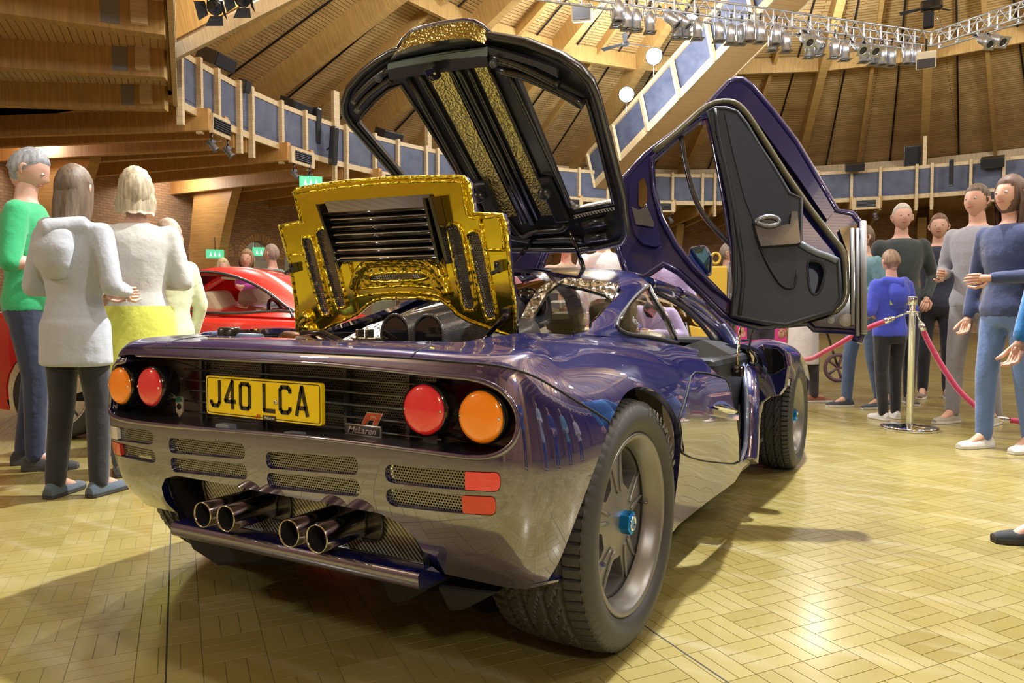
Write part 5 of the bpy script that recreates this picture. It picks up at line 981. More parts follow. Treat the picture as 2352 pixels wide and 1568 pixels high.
for q, r_ in (([(1030,150),(1045,172),(1210,508)],.010),([(1046,150),(1062,172),(1225,510)],.014),([(1072,148),(1085,172),(1236,500)],.008),([(958,165),(975,185),(1150,505)],.010),([(1120,140),(1280,500)],.007),([(940,175),(1060,395),(1125,515)],.012),([(1170,165),(1232,300),(1310,470)],.011),([(1172,420),(1200,510)],.006)): HP.tube(q, r_, 'cover_rib', BLACK, cov, .010)
HP.patch([(1175,425),(1190,420),(1216,500),(1200,510)], [], .006, 'cover_pad', [BLACKG], cov, off=.012)
HP.patch([(901,145),(1128,112),(1132,138),(1080,143),(1025,152),(905,170)], [], .03, 'rear_crossbar', [BLACK], cov, off=.045)
HP.patch([(902,133),(1128,95),(1130,113),(901,146)], [], .01, 'crossbar_edge', [mat('bar_highlight_tone', (.20,.27,.31), .22, 0, .6)], cov, off=.045)  # bluish highlight on the black cover, put into this bar's colour
HP.patch([(1130,95),(1133,112),(1180,122),(1240,140),(1290,165),(1286,142),(1215,118)], [], .012, 'crossbar_edge', [BLACK], cov, off=.04)
for q in ([(901,150),(870,172),(835,205),(820,225)],[(1135,120),(1200,140),(1262,170),(1290,185)],[(905,172),(880,190),(850,215),(826,245)],[(1150,150),(1220,168),(1300,205),(1345,232)]): HP.tube(q, .016, 'cover_fold', BLACK, cov, .03)
for q in ((885,161),(1146,126)): p = HP.at(*q, .06); g = G(); g.ball(p, .015, 16); g.lathe([(.012,0),(.012,-.03)], p, HP.n, 12); g.build('rubber_stop', mat('grey_rubber_stop', (.08,.09,.11), .35), cov)
for q in ((1109,438),(1258,430)): p = HP.at(*q, .04); g = G(); g.ball(p, .030, 18); g.build('round_buffer', BLACK, cov); g = G(); g.beam(HP.at(q[0]-4,q[1]-28,.015), HP.at(q[0]+38,q[1]+72,.015), .07, .03, HP.n); g.build('buffer_block', BLACK, cov, .01)
p = HP.at(1013,140,.08); g = G(); g.box(p, (.045,.03,.05), (HP.X,HP.n,HP.Z)); g.ball(p+HP.n*.02-HP.Z*.01, .012); g.build('latch_pin', BLACKG, cov, .006); g = G(); g.ball(HP.at(1023,135,.1), .006); g.build('latch_bolt', STEEL, cov)
for x_, a_, b_ in ((0,(912,112),0),): 
    sc_ = [(912,112),(925,92),(943,75),(971,66),(1010,57),(1063,50),(1086,53),(1105,63),(1124,80)]; lo_ = [(912,116),(930,102),(950,92),(971,86),(1020,77),(1060,71),(1085,71),(1105,76),(1124,83)]
    g = G(); g.grid([[HP.at(*p, -.01) for p in sc_],[HP.at(*p, .05) for p in lo_]]); g.build('scoop_lining', GOLDD, cov); g = G(); g.tube([HP.at(*p, -.012) for p in sc_], .008, 8); g.build('scoop_edge', PAINT, cov)
    lo2 = [(905,130),(930,124),(950,119),(971,115),(1020,106),(1060,101),(1085,98),(1105,95),(1126,93)]; g = G(); g.grid([[HP.at(*p, .052) for p in lo_],[HP.at(*p, .03) for p in lo2]]); g.build('scoop_floor', BLACK, cov)
HP.patch([(1318,492),(1412,473),(1413,479),(1321,499)], [], .004, 'serrated_strip', [WHITE], cov, off=.01)
for i in range(14): p = HP.at(1322+6.6*i, 494-1.42*i, .013); g = G(); g.box(p, (.004,.004,.012), (nrm(HP.X+HP.Z*.5),HP.n,nrm(HP.Z-HP.X*.5))); g.build('strip_tooth', BLACK, cov)
for q in ([(1345,512),(1395,502)],[(1350,545),(1400,535)]): HP.tube(q, .02, 'moulded_pocket', BLACK, cov, .01, sm=0)
HP.tube([(1165,500),(1195,540),(1215,535),(1240,528),(1290,525),(1305,512)], .014, 'cover_fold', BLACK, cov, .008); HP.tube([(1160,535),(1215,548),(1300,545),(1340,548)], .016, 'cover_fold', BLACK, cov, .01)
for nm, a, b in (('gas_strut', HP.at(1228,542,.02), hit(1176,612,(0,1,0),(0,1.25,0))), ('lid_stay', HP.at(1313,520,.02), hit(1352,650,(0,1,0),(0,1.60,0)))):
    g = G(); m_ = a+(b-a)*.55; g.tube([a, m_], .010, 10); o = g.build(nm, BLACKG, car); g = G(); g.tube([m_, b], .004 if nm == 'gas_strut' else .012, 8); g.build('strut_rod', BLACK, o)
# ---- roof snorkel lip and fixed strip in front of the opening
g = G(); A = []
for t in np.linspace(0,1,9): A.append([(x_*(.30+.12*t), 1.46+.22*t, 1.115+.04*t-.05*x_*x_+.03*(1-t)*(1-abs(x_)**3)) for x_ in np.linspace(-1,1,15)])
g.grid(A); g.build('roof_scoop', PAINT, car)
# ---- the doors, swung up and forward
DP = Pl((.30,-.93,.20), (.80,2.12,.92)); c5 = lambda L: [(1380+x/2.45, 160+y/2.45) for x, y in L]
PAINTD = mat('deep_blue_paint_dimmed', (.006,.008,.10), .3, .2, 1, .02, cior=1.55)  # same body paint, darkened and less reflective so the door reads darker
def door(side=1):
    D = DP; objs = []
    shell = c5([(105,625),(250,470),(440,325),(620,170),(720,60),(760,40),(800,42),(850,80),(960,210),(1095,385),(1200,560),(1330,785),(1420,800),(1462,850),(1478,1000),(1478,1480),(1465,1525),(1440,1510),(1440,1465),(1205,1450),(1165,1415),(900,1440),(760,1410),(690,1370),(560,1240),(440,1130),(350,1085),(240,1160),(140,1135),(95,990),(130,940),(130,800)])
    win = c5([(290,500),(440,365),(560,275),(600,285),(640,440),(690,700),(740,1000),(755,1320),(640,1225),(520,1110),(420,980),(340,830),(300,680)])
    d = D.patch(shell, [rpoly(D.L(win), .03, 4)], .045, 'raised_door', [PAINTD, PAINTD], label='right door swung up and forward, blue shell with charcoal inner trim', step=.06, off=-.02)
    D.tube(shell, .018, 'door_edge', PAINTD, d, -.03, True, 0); D.tube(win, .014, 'window_frame', PAINTD, d, .0, True, 0)
    D.patch(win, [], .004, 'door_window', [CLEAR], d, off=-.03)
    D.tube(c5([(450,360),(475,520),(520,690),(570,800),(650,900),(755,1000)]), .013, 'glass_division', BLACK, d, -.01)
    # deep stiffening folds of the shell
    D.patch(c5([(620,200),(700,110),(780,90),(850,130),(960,260),(1090,430),(1190,600),(1310,800),(1270,850),(1100,600),(900,330),(790,230)]), [], .02, 'door_flange', [PAINTD], d, off=.015)
    D.tube(c5([(300,470),(450,345),(600,215),(720,190),(800,235),(900,380),(1040,600),(1180,800),(1290,940),(1360,1040),(1375,1200),(1370,1290),(1330,1350),(1270,1370)]), .015, 'door_seal', mat('olive_seal', (.11,.105,.06), .35, 0, .3), d, .02)
    D.patch(c5([(1340,900),(1440,870),(1440,1460),(1205,1445),(1165,1405),(1290,1385),(1375,1330),(1395,1200),(1385,1030)]), [], .02, 'hinge_plate', [BLACKG], d, off=.01)
    D.patch(c5([(1140,1100),(1250,1100),(1250,1285),(1140,1285)]), [], .004, 'grip_backing', [mat('grip_blue', (.01,.03,.12), .4)], d, off=.0, step=.06)
    for q in (((1410,900),(1412,1440)),((1440,900),(1440,1500)),((1470,860),(1475,1490))): D.tube(c5(q), .008 if q[0][0] < 1450 else .014, 'edge_strip', mat('grey_seal', (.25,.26,.28), .4), d, .02, sm=0)
    for q, r_ in (((1290,1410),.018),((1375,1410),.032)): p = D.at(*c5([q])[0], .012); g = G(); g.lathe([(0,.006),(r_*.8,.005),(r_,0)], p, D.n, 20); g.build('rubber_bung', mat('grey_bung', (.30,.30,.30), .4), d)
    # trim
    tr = c5([(600,262),(640,245),(700,245),(760,265),(810,330),(880,450),(960,570),(1050,720),(1115,745),(1110,990),(1190,1035),(1320,1085),(1335,1300),(1290,1370),(1030,1448),(900,1430),(735,1395),(755,1200),(752,1000),(730,800),(690,600),(640,400)])
    t_ = D.patch(tr, [rpoly(D.L(c5([(1150,1110),(1165,1092),(1215,1100),(1245,1140),(1238,1210),(1215,1265),(1185,1275),(1160,1240)])), .008, 3)], .05, 'door_trim', [TRIM], d, off=.055, step=.04)
    P2 = D.patch(c5([(690,270),(760,285),(830,380),(950,570),(1040,720),(1055,830),(1020,905),(900,900),(850,870),(800,740),(740,500)]), [], .008, 'trim_inlay', [mat('charcoal_cloth', (.018,.024,.040), .7)], d, off=.062, step=.04)
    D.tube(c5([(640,250),(660,400),(720,680),(770,950),(795,1180),(775,1390)]), .010, 'trim_crease', TRIM, d, .055); D.tube(tr, .012, 'trim_edge', TRIM, d, .048, True, 0)
    D.patch(c5([(890,1018),(1085,1008),(1090,1150),(1075,1230),(1045,1245),(1000,1220),(940,1130)]), [], .006, 'map_pocket', [mat('pocket_black', (.012,.016,.024), .55)], d, off=.060, step=.04); D.tube(c5([(888,1020),(940,1130),(1000,1222),(1048,1246),(1078,1230),(1092,1150)]), .005, 'pocket_rim', TRIM, d, .063)
    D.patch(c5([(850,880),(900,850),(960,848),(995,880),(1000,905),(1050,900),(1060,830),(1090,830),(1108,1000),(1085,1008),(890,1020),(870,960)]), [], .03, 'carbon_pull', [CARBON], d, off=.085, step=.04); D.tube(c5([(865,885),(920,862),(975,870),(985,900),(930,912),(880,900)]), .012, 'pull_lip', mat('grey_trim_metal', (.22,.24,.27), .3, .8), d, .09, True)
    D.tube(c5([(1110,1000),(1190,1045),(1260,1070),(1315,1095)]), .015, 'arm_rest_edge', mat('satin_grey_trim', (.16,.20,.25), .35, 0, .3), d, .062)
    D.tube(c5([(1152,1120),(1165,1094),(1215,1102),(1245,1145),(1235,1215),(1212,1268),(1185,1278),(1160,1235)]), .006, 'grip_rim', TRIM, d, .055, True)
    # roof part of the door with its small light and oval
    D.patch(rpoly(c5([(160,620),(265,535),(280,700),(320,860),(340,980),(310,1000),(240,985),(190,930),(160,800)]), 6, 3).tolist(), [], .012, 'roof_pod', [PAINTD], d, off=.012, step=.04)
    D.patch(rpoly(c5([(215,640),(245,615),(262,680),(262,760),(240,790),(215,780)]), 6, 3).tolist(), [], .006, 'pod_bowl', [mat('bowl_silver', (.5,.5,.5), .1, 1)], d, off=.03, step=.04); D.patch(c5([(175,780),(215,800),(260,780),(300,870),(300,895),(200,880)]), [], .008, 'pod_carbon', [CARBON], d, off=.03, step=.04)
    return d
dr = door(1)
# mirror on its stalk at the front pillar side of the door, seen through the glass
mp = DP.at(1610,572,-.22); g = G(); q = rpoly([(-.055,-.075),(.045,-.085),(.065,-.02),(.055,.075),(-.03,.085),(-.06,.02)], .02, 4); nn = nrm((.1,-1,.05)); xx = nrm(np.cross(nn,(0,0,1))); zz = np.cross(xx, nn); zz = zz if zz[2] > 0 else -zz
g.prism([mp+xx*a+zz*b for a, b in q], -nn*.05); mo = g.build('wing_mirror', PAINT, car, .012, label='blue wing mirror seen through the raised door window'); g = G(); g.prism([mp+nn*.002+xx*a*.88+zz*b*.88 for a, b in q], nn*.002); g.build('mirror_glass', mat('mirror_blue', (.25,.5,.65), .03, 1), mo); g = G(); g.tube([mp-zz*.06-nn*.02, mp-zz*.17-xx*.02-nn*.02, mp-zz*.24-xx*.06], [.012,.010,.016], 8); g.build('mirror_stalk', PAINT, mo)
# left door: a mirrored copy of every part
def mirror_obj(o, parent):
    me = o.data.copy(); me.transform(Matrix.Scale(-1, 4, (1,0,0))); me.flip_normals(); c = bpy.data.objects.new(o.name.split('.')[0], me); COL.objects.link(c); adopt(c, parent)
    for m_ in o.modifiers: b = c.modifiers.new(m_.name, m_.type); b.width = m_.width; b.segments = m_.segments; b.limit_method = m_.limit_method
    return c
dl = mirror_obj(dr, car); dl['label'] = 'left door swung up, glimpsed behind the black engine cover'
for ch in list(dr.children): mirror_obj(ch, dl)
# ================================================ RED COUPE BEHIND
RX = nrm(np.array([_r[0],_r[1],0])); RFw = nrm(np.array([_f[0],_f[1],0])); DN = 5.3
RO = CAM+RFw*DN; RO[2] = 0
ra_ = lambda px: (px-1176)*DN/FPX
def rw(a, b, z): return RO+RX*a+RFw*b+np.array([0,0,z])
REDP = mat('red_paint', (.62,.02,.012), .3, 0, 1, .02, cior=1.6)
red = thing('red_coupe', 'red two-door coupe with cream seats parked behind the gold engine lid', 'car', rw(ra_(480),.9,0))
z_of = lambda py, d=DN: .962+(712-py)*d/FPX
bst = []
for px, sh, deck, low, ins in ((-190,.60,.62,.45,.28),(-120,.86,.90,.30,.10),(0,.955,.98,.22,.02),(110,.965,1.0,.22,.0),(250,.95,1.0,.20,.01),(400,.925,.99,.20,.03),(560,.905,.94,.20,.03),(700,.885,.90,.20,.02),(800,.85,.86,.20,.0),(926,.80,.78,.22,.0),(1060,.70,.70,.25,.06),(1160,.58,.60,.28,.16),(1210,.45,.46,.33,.34)):
    a = ra_(px); W = 1.86; q = [(ins+.03,low),(ins,low+(sh-low)*.5),(ins+.02,sh-.06),(ins+.09,sh),(ins+.35,deck),(W/2,deck+.02)]; bst.append([(a,b,z) for b, z in q]+[(a,W-b,z) for b, z in q[:-1][::-1]])
class SurfW(Surf):
    def __init__(s, C): C = np.array(C, float); C2 = np.array([[rw(*p) for p in r] for r in C]); s.loc = C; Surf.__init__(s, C2, mir=False)
RB = SurfW(bst)
# wheel arches by flattening: cut in (station, row) space
def rsolve(S, a, z, guess):
    uv = np.array(guess, float)
    for _ in range(25):
        P = S(np.array([uv, uv+[1e-4,0], uv+[0,1e-4]])); L = np.stack([(P-RO)@RX, P[:,2]], 1); r = L[0]-[a,z]; J = np.stack([(L[1]-L[0])/1e-4, (L[2]-L[0])/1e-4], 1); uv = uv+np.clip(np.linalg.solve(J.T@J+np.eye(2)*1e-9, -J.T@r), -.4, .4)
    return uv
aR, aF = ra_(118), ra_(930)
def arc(ac, gu, r_=.375, zc=.33): return [rsolve(RB, ac+r_*math.cos(t), zc+r_*math.sin(t), (gu+math.cos(t)*1.0, .6)) for t in np.linspace(R(200), R(-20), 16)]
A1_, A2_ = arc(aR, 3.0), arc(aF, 9.0)
o1 = [np.array([0,0])]+[np.array([u,0.]) for u in (1,)]+A1_+[np.array([u,0.]) for u in (5,6,7)]+A2_+[np.array([12,0.]),np.array([12,5.]),np.array([12,10.]),np.array([8,10.]),np.array([4,10.]),np.array([0,10.]),np.array([0,5.])]
patch(RB, o1, [], (.25,.4), .02, 'coupe_body', [REDP], red)
kst = []
for px, zb, ze, zc, bi in ((215,.97,.98,.985,.20),(290,.965,1.10,1.13,.30),(360,.955,1.22,1.25,.36),(430,.94,1.275,1.305,.38),(500,.93,1.285,1.315,.39),(560,.92,1.25,1.285,.39),(620,.91,1.15,1.19,.36),(690,.90,.985,1.03,.26),(735,.885,.90,.92,.16)):
    a = ra_(px); kst.append([(a,.10,zb),(a,.10+(bi-.10)*.55,zb+(ze-zb)*.55),(a,bi,ze),(a,bi+.14,ze+(zc-ze)*.7),(a,.93,zc)]+[(a,1.86-.10-(bi-.10)*q if False else 1.86-b_,z_) for q,(b_,z_) in enumerate([(bi+.14,ze+(zc-ze)*.7),(bi,ze),(.10+(bi-.10)*.55,zb+(ze-zb)*.55),(.10,zb)])])
KB = SurfW(kst); sw = [(398,662),(412,640),(440,627),(480,624),(530,632),(580,651),(625,678),(660,706),(672,716),(560,719),(432,713),(408,690)]
swu = [KB.px(*p) for p in sw]; far_w = [np.array([u, 8-v]) for u, v in swu]
ws = [np.array(q) for q in ((6.35,2.35),(7.7,2.2),(7.7,5.8),(6.35,5.65))]; rw_ = [np.array(q) for q in ((.5,2.2),(1.9,2.35),(1.9,5.65),(.5,5.8))]
patch(KB, [np.array(q) for q in ((0,0),(8,0),(8,8),(0,8))], [swu, far_w[::-1], ws, rw_], (.2,.3), .025, 'coupe_roof', [REDP], red)
for q in (swu, far_w[::-1], ws, rw_): m_ = np.mean(q, 0); patch(KB, [m_+(p-m_)*.99 for p in q], [], (.3,.4), 0, 'coupe_window', [CLEAR], red)
g = G(); g.tube(KB(np.array(spline(swu, 3, True))), .012, 8, closed=True); g.build('window_trim', BLACK, red)
g = G(); g.tube([KB(np.array([KB.px(*p)]))[0] for p in ((656,702),(668,716),(672,735))], .012, 6); g.build('quarter_pillar', BLACK, red)
g = G(); g.box(rw(ra_(480),.93,.30), (2.9,1.5,.06), (RX,RFw,(0,0,1))); g.box(rw(ra_(650),.93,.80), (.35,1.4,.14), (RX,RFw,(0,0,1))); g.box(rw(ra_(300),.93,.70), (.3,1.4,.5), (RX,RFw,(0,0,1))); g.build('coupe_cabin', mat('cabin_dark', (.05,.045,.045), .6), red)
for b in (.50,1.36):
    m = mat('cream_leather', (.75,.68,.50), .45); g = G(); c_ = rw(ra_(455),b,.84); u = nrm(RX*-.35+np.array([0,0,1])); v = np.cross(RFw, u); q = rpoly([(-.11,-.40),(.10,-.40),(.10,.10),(.05,.27),(-.06,.27),(-.10,.05)], .05, 4); g.prism([c_-RFw*.2+v*a*(-1)+u*b_ for a, b_ in q], RFw*.42); o = g.build('coupe_seat', m, red, .03); g = G(); g.box(rw(ra_(520),b,.45), (.5,.44,.14), (RX,RFw,(0,0,1))); g.build('seat_base', m, o, .04)
c_ = rw(ra_(592),.50,.86); u = nrm(RX*-.35+np.array([0,0,1])); g = G(); g.tube([c_+RFw*.18*math.cos(t)+u*.18*math.sin(t) for t in np.linspace(0,2*PI,28,endpoint=False)], .014, 8, closed=True)
for t in (0,PI,-PI/2): g.tube([c_, c_+RFw*.18*math.cos(t)+u*.18*math.sin(t)], .012, 6)
g.build('coupe_steering_wheel', BLACK, red); g = G(); g.box(rw(ra_(600),1.0,1.13), (.03,.2,.06), (RX,RFw,(0,0,1))); g.build('rear_view_mirror', BLACK, red, .01)
g = G(); g.prism([rw(ra_(455),.45,1.20),rw(ra_(490),.45,1.19),rw(ra_(500),.75,1.21),rw(ra_(462),.75,1.22)], (0,0,.02)); g.build('sun_visor', mat('cream_leather'), red)
for ac in (aR, aF):
    for b, s in ((.02,-1),(1.62,1)):
        g = G(); c_ = rw(ac, b+.11, .33); g.lathe([(.24,-.11),(.30,-.115),(.325,-.09),(.33,-.06),(.33,.06),(.325,.09),(.30,.115),(.24,.11)], c_, RFw*s, 48); T = g.build('coupe_wheel', TYRE, red); g = G(); g.lathe([(.245,-.1),(.245,.10),(.225,.11),(.22,.05),(.21,.03)], c_, RFw*s, 40)
        for k in range(5): a = 2*PI*k/5+.3; d_ = RX*math.cos(a)+np.array([0,0,math.sin(a)]); g.beam(c_+RFw*s*.07, c_+RFw*s*.08+d_*.225, .06, .03, RFw*s)
        g.lathe([(0,.09),(.05,.085),(.06,.06)], c_, RFw*s, 16); g.build('coupe_rim', mat('silver_alloy', (.7,.7,.72), .25, .9), T)
g = G(); g.box(rw(ra_(560),-.01,.70), (.16,.03,.03), (RX,RFw,(0,0,1))); g.build('door_pull', REDP, red, .008)
# low red bonnet of a second show car at the left edge is part of the same coupe's flank; stanchions and ropes
CH = mat('chrome'); ROPE = mat('crimson_velvet_rope', (.50,.015,.10), .65, sheen=.8); noisy(ROPE, 200, 2, None, .2, .002)
def stanchion(px, py, h, lb, m=CH, rb=.21, r_=.026):
    p = onz(px, py, 0); rt = thing('stanchion', lb, 'stanchion', p, 'crowd barrier posts' if m is CH else 'slim black barrier posts'); g = G(); g.lathe([(0,0),(rb,0),(rb+.003,.008),(rb+.003,.026),(rb-.004,.032),(.05,.040),(.04,.045),(0,.046)], p, n=48); g.build('base', m, rt)
    g = G(); g.lathe([(r_,.04),(r_,h-.07),(r_*1.35,h-.07),(r_*1.4,h-.005),(r_*1.25,h),(0,h)], p, n=28); g.build('pole', m, rt)
    if m is CH: g = G(); g.lathe([(r_,h-.135),(r_+.02,h-.13),(r_+.02,h-.12),(r_,h-.115)], p, n=24); g.build('ring', m, rt)
    return p
sp = stanchion(2089, 986, 1.07, 'polished chrome barrier post with crimson ropes, in front of the crowd at right')
sp2 = stanchion(1398, 880, 1.05, 'chrome barrier post beyond the car, behind its cabin')
sp3 = stanchion(2500, 1015, 1.07, 'chrome barrier post just past the right edge')
stanchion(2185, 809, 1.0, 'slim black barrier post far behind the crowd at right', BLACK, .24, .03); stanchion(1604, 771, 1.0, 'slim black barrier post far off, seen through the side window', BLACK, .35, .05)
def rope(P, lb, ends=True):
    P = spline(P, 8); rt = thing('barrier_rope', lb, 'rope', P[0]); g = G(); k = 3; g.tube(P[k:-k], .021, 12); g.build('rope', ROPE, rt)
    for a, b, c_ in ((P[0],P[k],P[k+1]),(P[-1],P[-k-1],P[-k-2])): d = nrm(c_-b); g = G(); g.tube([b-d*.005, b+d*.055], .025, 12); g.tube([b, b-d*.03], [.022,.010], 10); g.tube([b-d*.03, a], .007, 8); g.ball(a, .013); g.build('end_cap', CH, rt)
    return rt
def dpt(px, py, d): r_ = ray(px, py); return CAM+r_*d
rope([sp+[-.03,0,.94], dpt(1985,757,5.95), dpt(1905,802,6.2), dpt(1835,826,6.6), dpt(1700,800,7.6), dpt(1560,745,8.6), sp2+[.03,0,.92]], 'long crimson rope sagging from the chrome post leftwards behind the front wheel')
rope([sp+[.03,-.01,.94], dpt(2135,790,5.75), dpt(2190,880,5.65), dpt(2240,932,5.55), dpt(2283,957,5.45)], 'crimson rope dropping steeply from the chrome post to the right')
rope([dpt(2283,957,5.45), dpt(2330,966,5.4), dpt(2400,960,5.4), sp3+[-.03,0,.93]], 'crimson rope running off the right edge at knee height')
rope([sp2+[-.03,0,.92], sp2+[-.5,.1,.75], sp2+[-1.1,.25,.68], sp2+[-1.8,.4,.80]], 'crimson rope behind the engine bay glass')
# push-chair wheel and yellow folding seat glimpsed behind
p = dpt(1925,820,9.6); rt = thing('pushchair', 'pushchair with a spoked wheel showing behind the front wheel', 'pushchair', [p[0],p[1],0]); g = G(); c_ = np.array([p[0],p[1],.20]); N_ = nrm(RFw); g.tube([c_+RX*.17*math.cos(t)+np.array([0,0,.17*math.sin(t)]) for t in np.linspace(0,2*PI,28,endpoint=False)], .025, 8, closed=True)
for k in range(5): t = 2*PI*k/5; g.tube([c_, c_+RX*.16*math.cos(t)+np.array([0,0,.16*math.sin(t)])], .018, 6)
g.build('wheel', mat('mauve_rubber', (.12,.07,.10), .6), rt); g = G(); c2 = c_-RX*.5; g.tube([c2+RX*.17*math.cos(t)+np.array([0,0,.17*math.sin(t)]) for t in np.linspace(0,2*PI,28,endpoint=False)], .025, 8, closed=True); g.build('wheel', mat('mauve_rubber'), rt)
g = G(); g.tube([c_, c_-RX*.15+[0,0,.45], c_-RX*.45+[0,0,.9]], .015, 6); g.tube([c2, c2+RX*.2+[0,0,.45]], .015, 6); g.build('chassis', DKMET, rt); g = G(); g.grid([[c_-RX*.4+RFw*b+[0,0,.85], c_-RX*.35+RFw*b+[0,0,.45], c_-RX*.05+RFw*b+[0,0,.42]] for b in (-.18,.18)]); g.build('seat_cloth', mat('navy_cloth', (.03,.03,.07), .8), rt)
p = onz(1640, 905, 0); rt = thing('folding_seat', 'yellow folding seat seen through the raised door window', 'seat', p); m = mat('yellow_vinyl', (.75,.52,.06), .4); g = G(); g.box(p+[0,0,1.28], (.26,.05,.36), (RX,RFw,(0,0,1))); g.build('back_panel', m, rt, .02); g = G(); g.box(p+[0,0,.93], (.34,.30,.05), (RX,RFw,(0,0,1))); g.build('seat_panel', m, rt, .02); g = G(); g.tube([p+[0,0,1.55]+RX*.05*math.cos(t)+np.array([0,0,.06*math.sin(t)]) for t in np.linspace(0,2*PI,16,endpoint=False)], .014, 6, closed=True); g.build('hook', m, rt)
g = G()
for a in (-.15,.15): g.tube([p+RX*a, p+RX*a+[0,0,1.5]], .015, 6)
g.build('frame', DKMET, rt)
p = dpt(1790,775,9.5); rt = thing('banner_stand', 'pink fabric display stand beyond the front wing', 'display', [p[0],p[1],0]); g = G(); g.prism([[*(p[:2]+RX[:2]*a),z] for a, z in ((-.55,.05),(-.25,.05),(-.25,1.0),(-.55,1.0))], RFw*.05); g.build('cloth_panel', mat('pink_cloth', (.75,.05,.30), .6), rt); g = G(); g.prism([[*(p[:2]+RX[:2]*a),z] for a, z in ((-.15,.05),(.15,.05),(.05,1.0),(-.15,1.0))], RFw*.05); g.build('cloth_panel', mat('pink_cloth'), rt)
# ================================================ PEOPLE
REM = []
def cone(g, a, b, ra_, rb_, n=10): g.tube([a, b], [ra_, rb_], n); g.ball(a, ra_, 10); g.ball(b, rb_, 10)
def oval(g, rings, n=18):
    """rings of (x,y,z,rx,ry), closed at both ends"""
    A = [[(x+rx*math.cos(2*PI*k/n), y+ry*math.sin(2*PI*k/n), z) for k in range(n)] for x,y,z,rx,ry in rings]; m = len(A); vs = [p for r_ in A for p in r_]; fs = [(i*n+k, i*n+(k+1)%n, (i+1)*n+(k+1)%n, (i+1)*n+k) for i in range(m-1) for k in range(n)]+[list(range(n))[::-1], [(m-1)*n+k for k in range(n)]]; g.add(vs, fs, 0, True)
TOR = [(.455,.078,.052),(.49,.094,.062),(.53,.098,.064),(.575,.083,.056),(.61,.075,.052),(.66,.082,.058),(.72,.094,.064),(.77,.104,.060),(.80,.102,.052),(.82,.075,.044),(.835,.038,.036)]
ARM = {'down': ((.140,-.015,.64),(.135,.035,.49)), 'front': ((.140,-.01,.64),(.045,.165,.63)), 'folded': ((.140,.02,.655),(-.045,.125,.675)), 'up': ((.140,.10,.68),(.05,.18,.80)), 'pocket': ((.158,-.035,.645),(.110,.045,.535))}
def skel(h, pose, stride):
    S = {}
    for s, k in ((-1,'l'),(1,'r')):
        e, w_ = ARM[pose if isinstance(pose, str) else pose[0 if s < 0 else 1]]; S['sh'+k] = (s*.098,0,.795); S['el'+k] = (s*e[0],e[1],e[2]); S['wr'+k] = (s*w_[0],w_[1],w_[2])
        o = stride*s; S['hp'+k] = (s*.050,0,.50); S['kn'+k] = (s*.056,.012+o*.5,.285); S['an'+k] = (s*.060,-.008+o,.048)
    return {k: np.array(v)*h for k, v in S.items()}
def limbs(g, S, h, keys, rr, inf):
    for (a, b), (r0, r1) in zip(keys, rr): cone(g, S[a], S[b], r0*h+inf, r1*h+inf)
def head_mesh(g, c_, sc, yaw, pitch):
    n, m = 26, 20; M = Matrix.Rotation(yaw, 3, 'Z') @ Matrix.Rotation(pitch, 3, 'X'); V = []
    for i in range(m+1):
        for k in range(n):
            ph = PI*i/m; th = 2*PI*k/n; x, y, z = math.sin(ph)*math.sin(th), math.sin(ph)*math.cos(th), math.cos(ph)
            jaw = max(0,-z); X_ = x*.074*(1-.28*jaw**1.5); Y_ = y*.094*(1-.12*jaw)+(.010*jaw if y > 0 else 0); Z_ = z*.116
            if y > 0:
                nose = math.exp(-(X_/.012)**2-((Z_+.014)/.020)**2)*.022+math.exp(-(X_/.009)**2-((Z_-.010)/.022)**2)*.008; sock = sum(math.exp(-((X_-q)/.016)**2-((Z_-.012)/.012)**2) for q in (-.031,.031))*.009
                Y_ += nose-sock+math.exp(-(X_/.04)**2-((Z_-.032)/.010)**2)*.004+math.exp(-(X_/.02)**2-((Z_+.058)/.010)**2)*.004+math.exp(-(X_/.022)**2-((Z_+.098)/.015)**2)*.006
            V.append((X_,Y_,Z_))
    W = [np.array(M @ Vector(v))*sc+c_ for v in V]; g.add(W, [(i*n+k, (i+1)*n+k, (i+1)*n+(k+1)%n, i*n+(k+1)%n) for i in range(m) for k in range(n)], 0, True)
    T = lambda p: np.array(M @ Vector(p))*sc+c_
    for s in (-1,1): g.tube([T((s*.072,.006,.022)), T((s*.083,-.006,.018)), T((s*.085,-.010,-.004)), T((s*.078,.0,-.026)), T((s*.070,.004,-.030))], [.008*sc,.009*sc,.009*sc,.007*sc,.005*sc], 7)
    return T
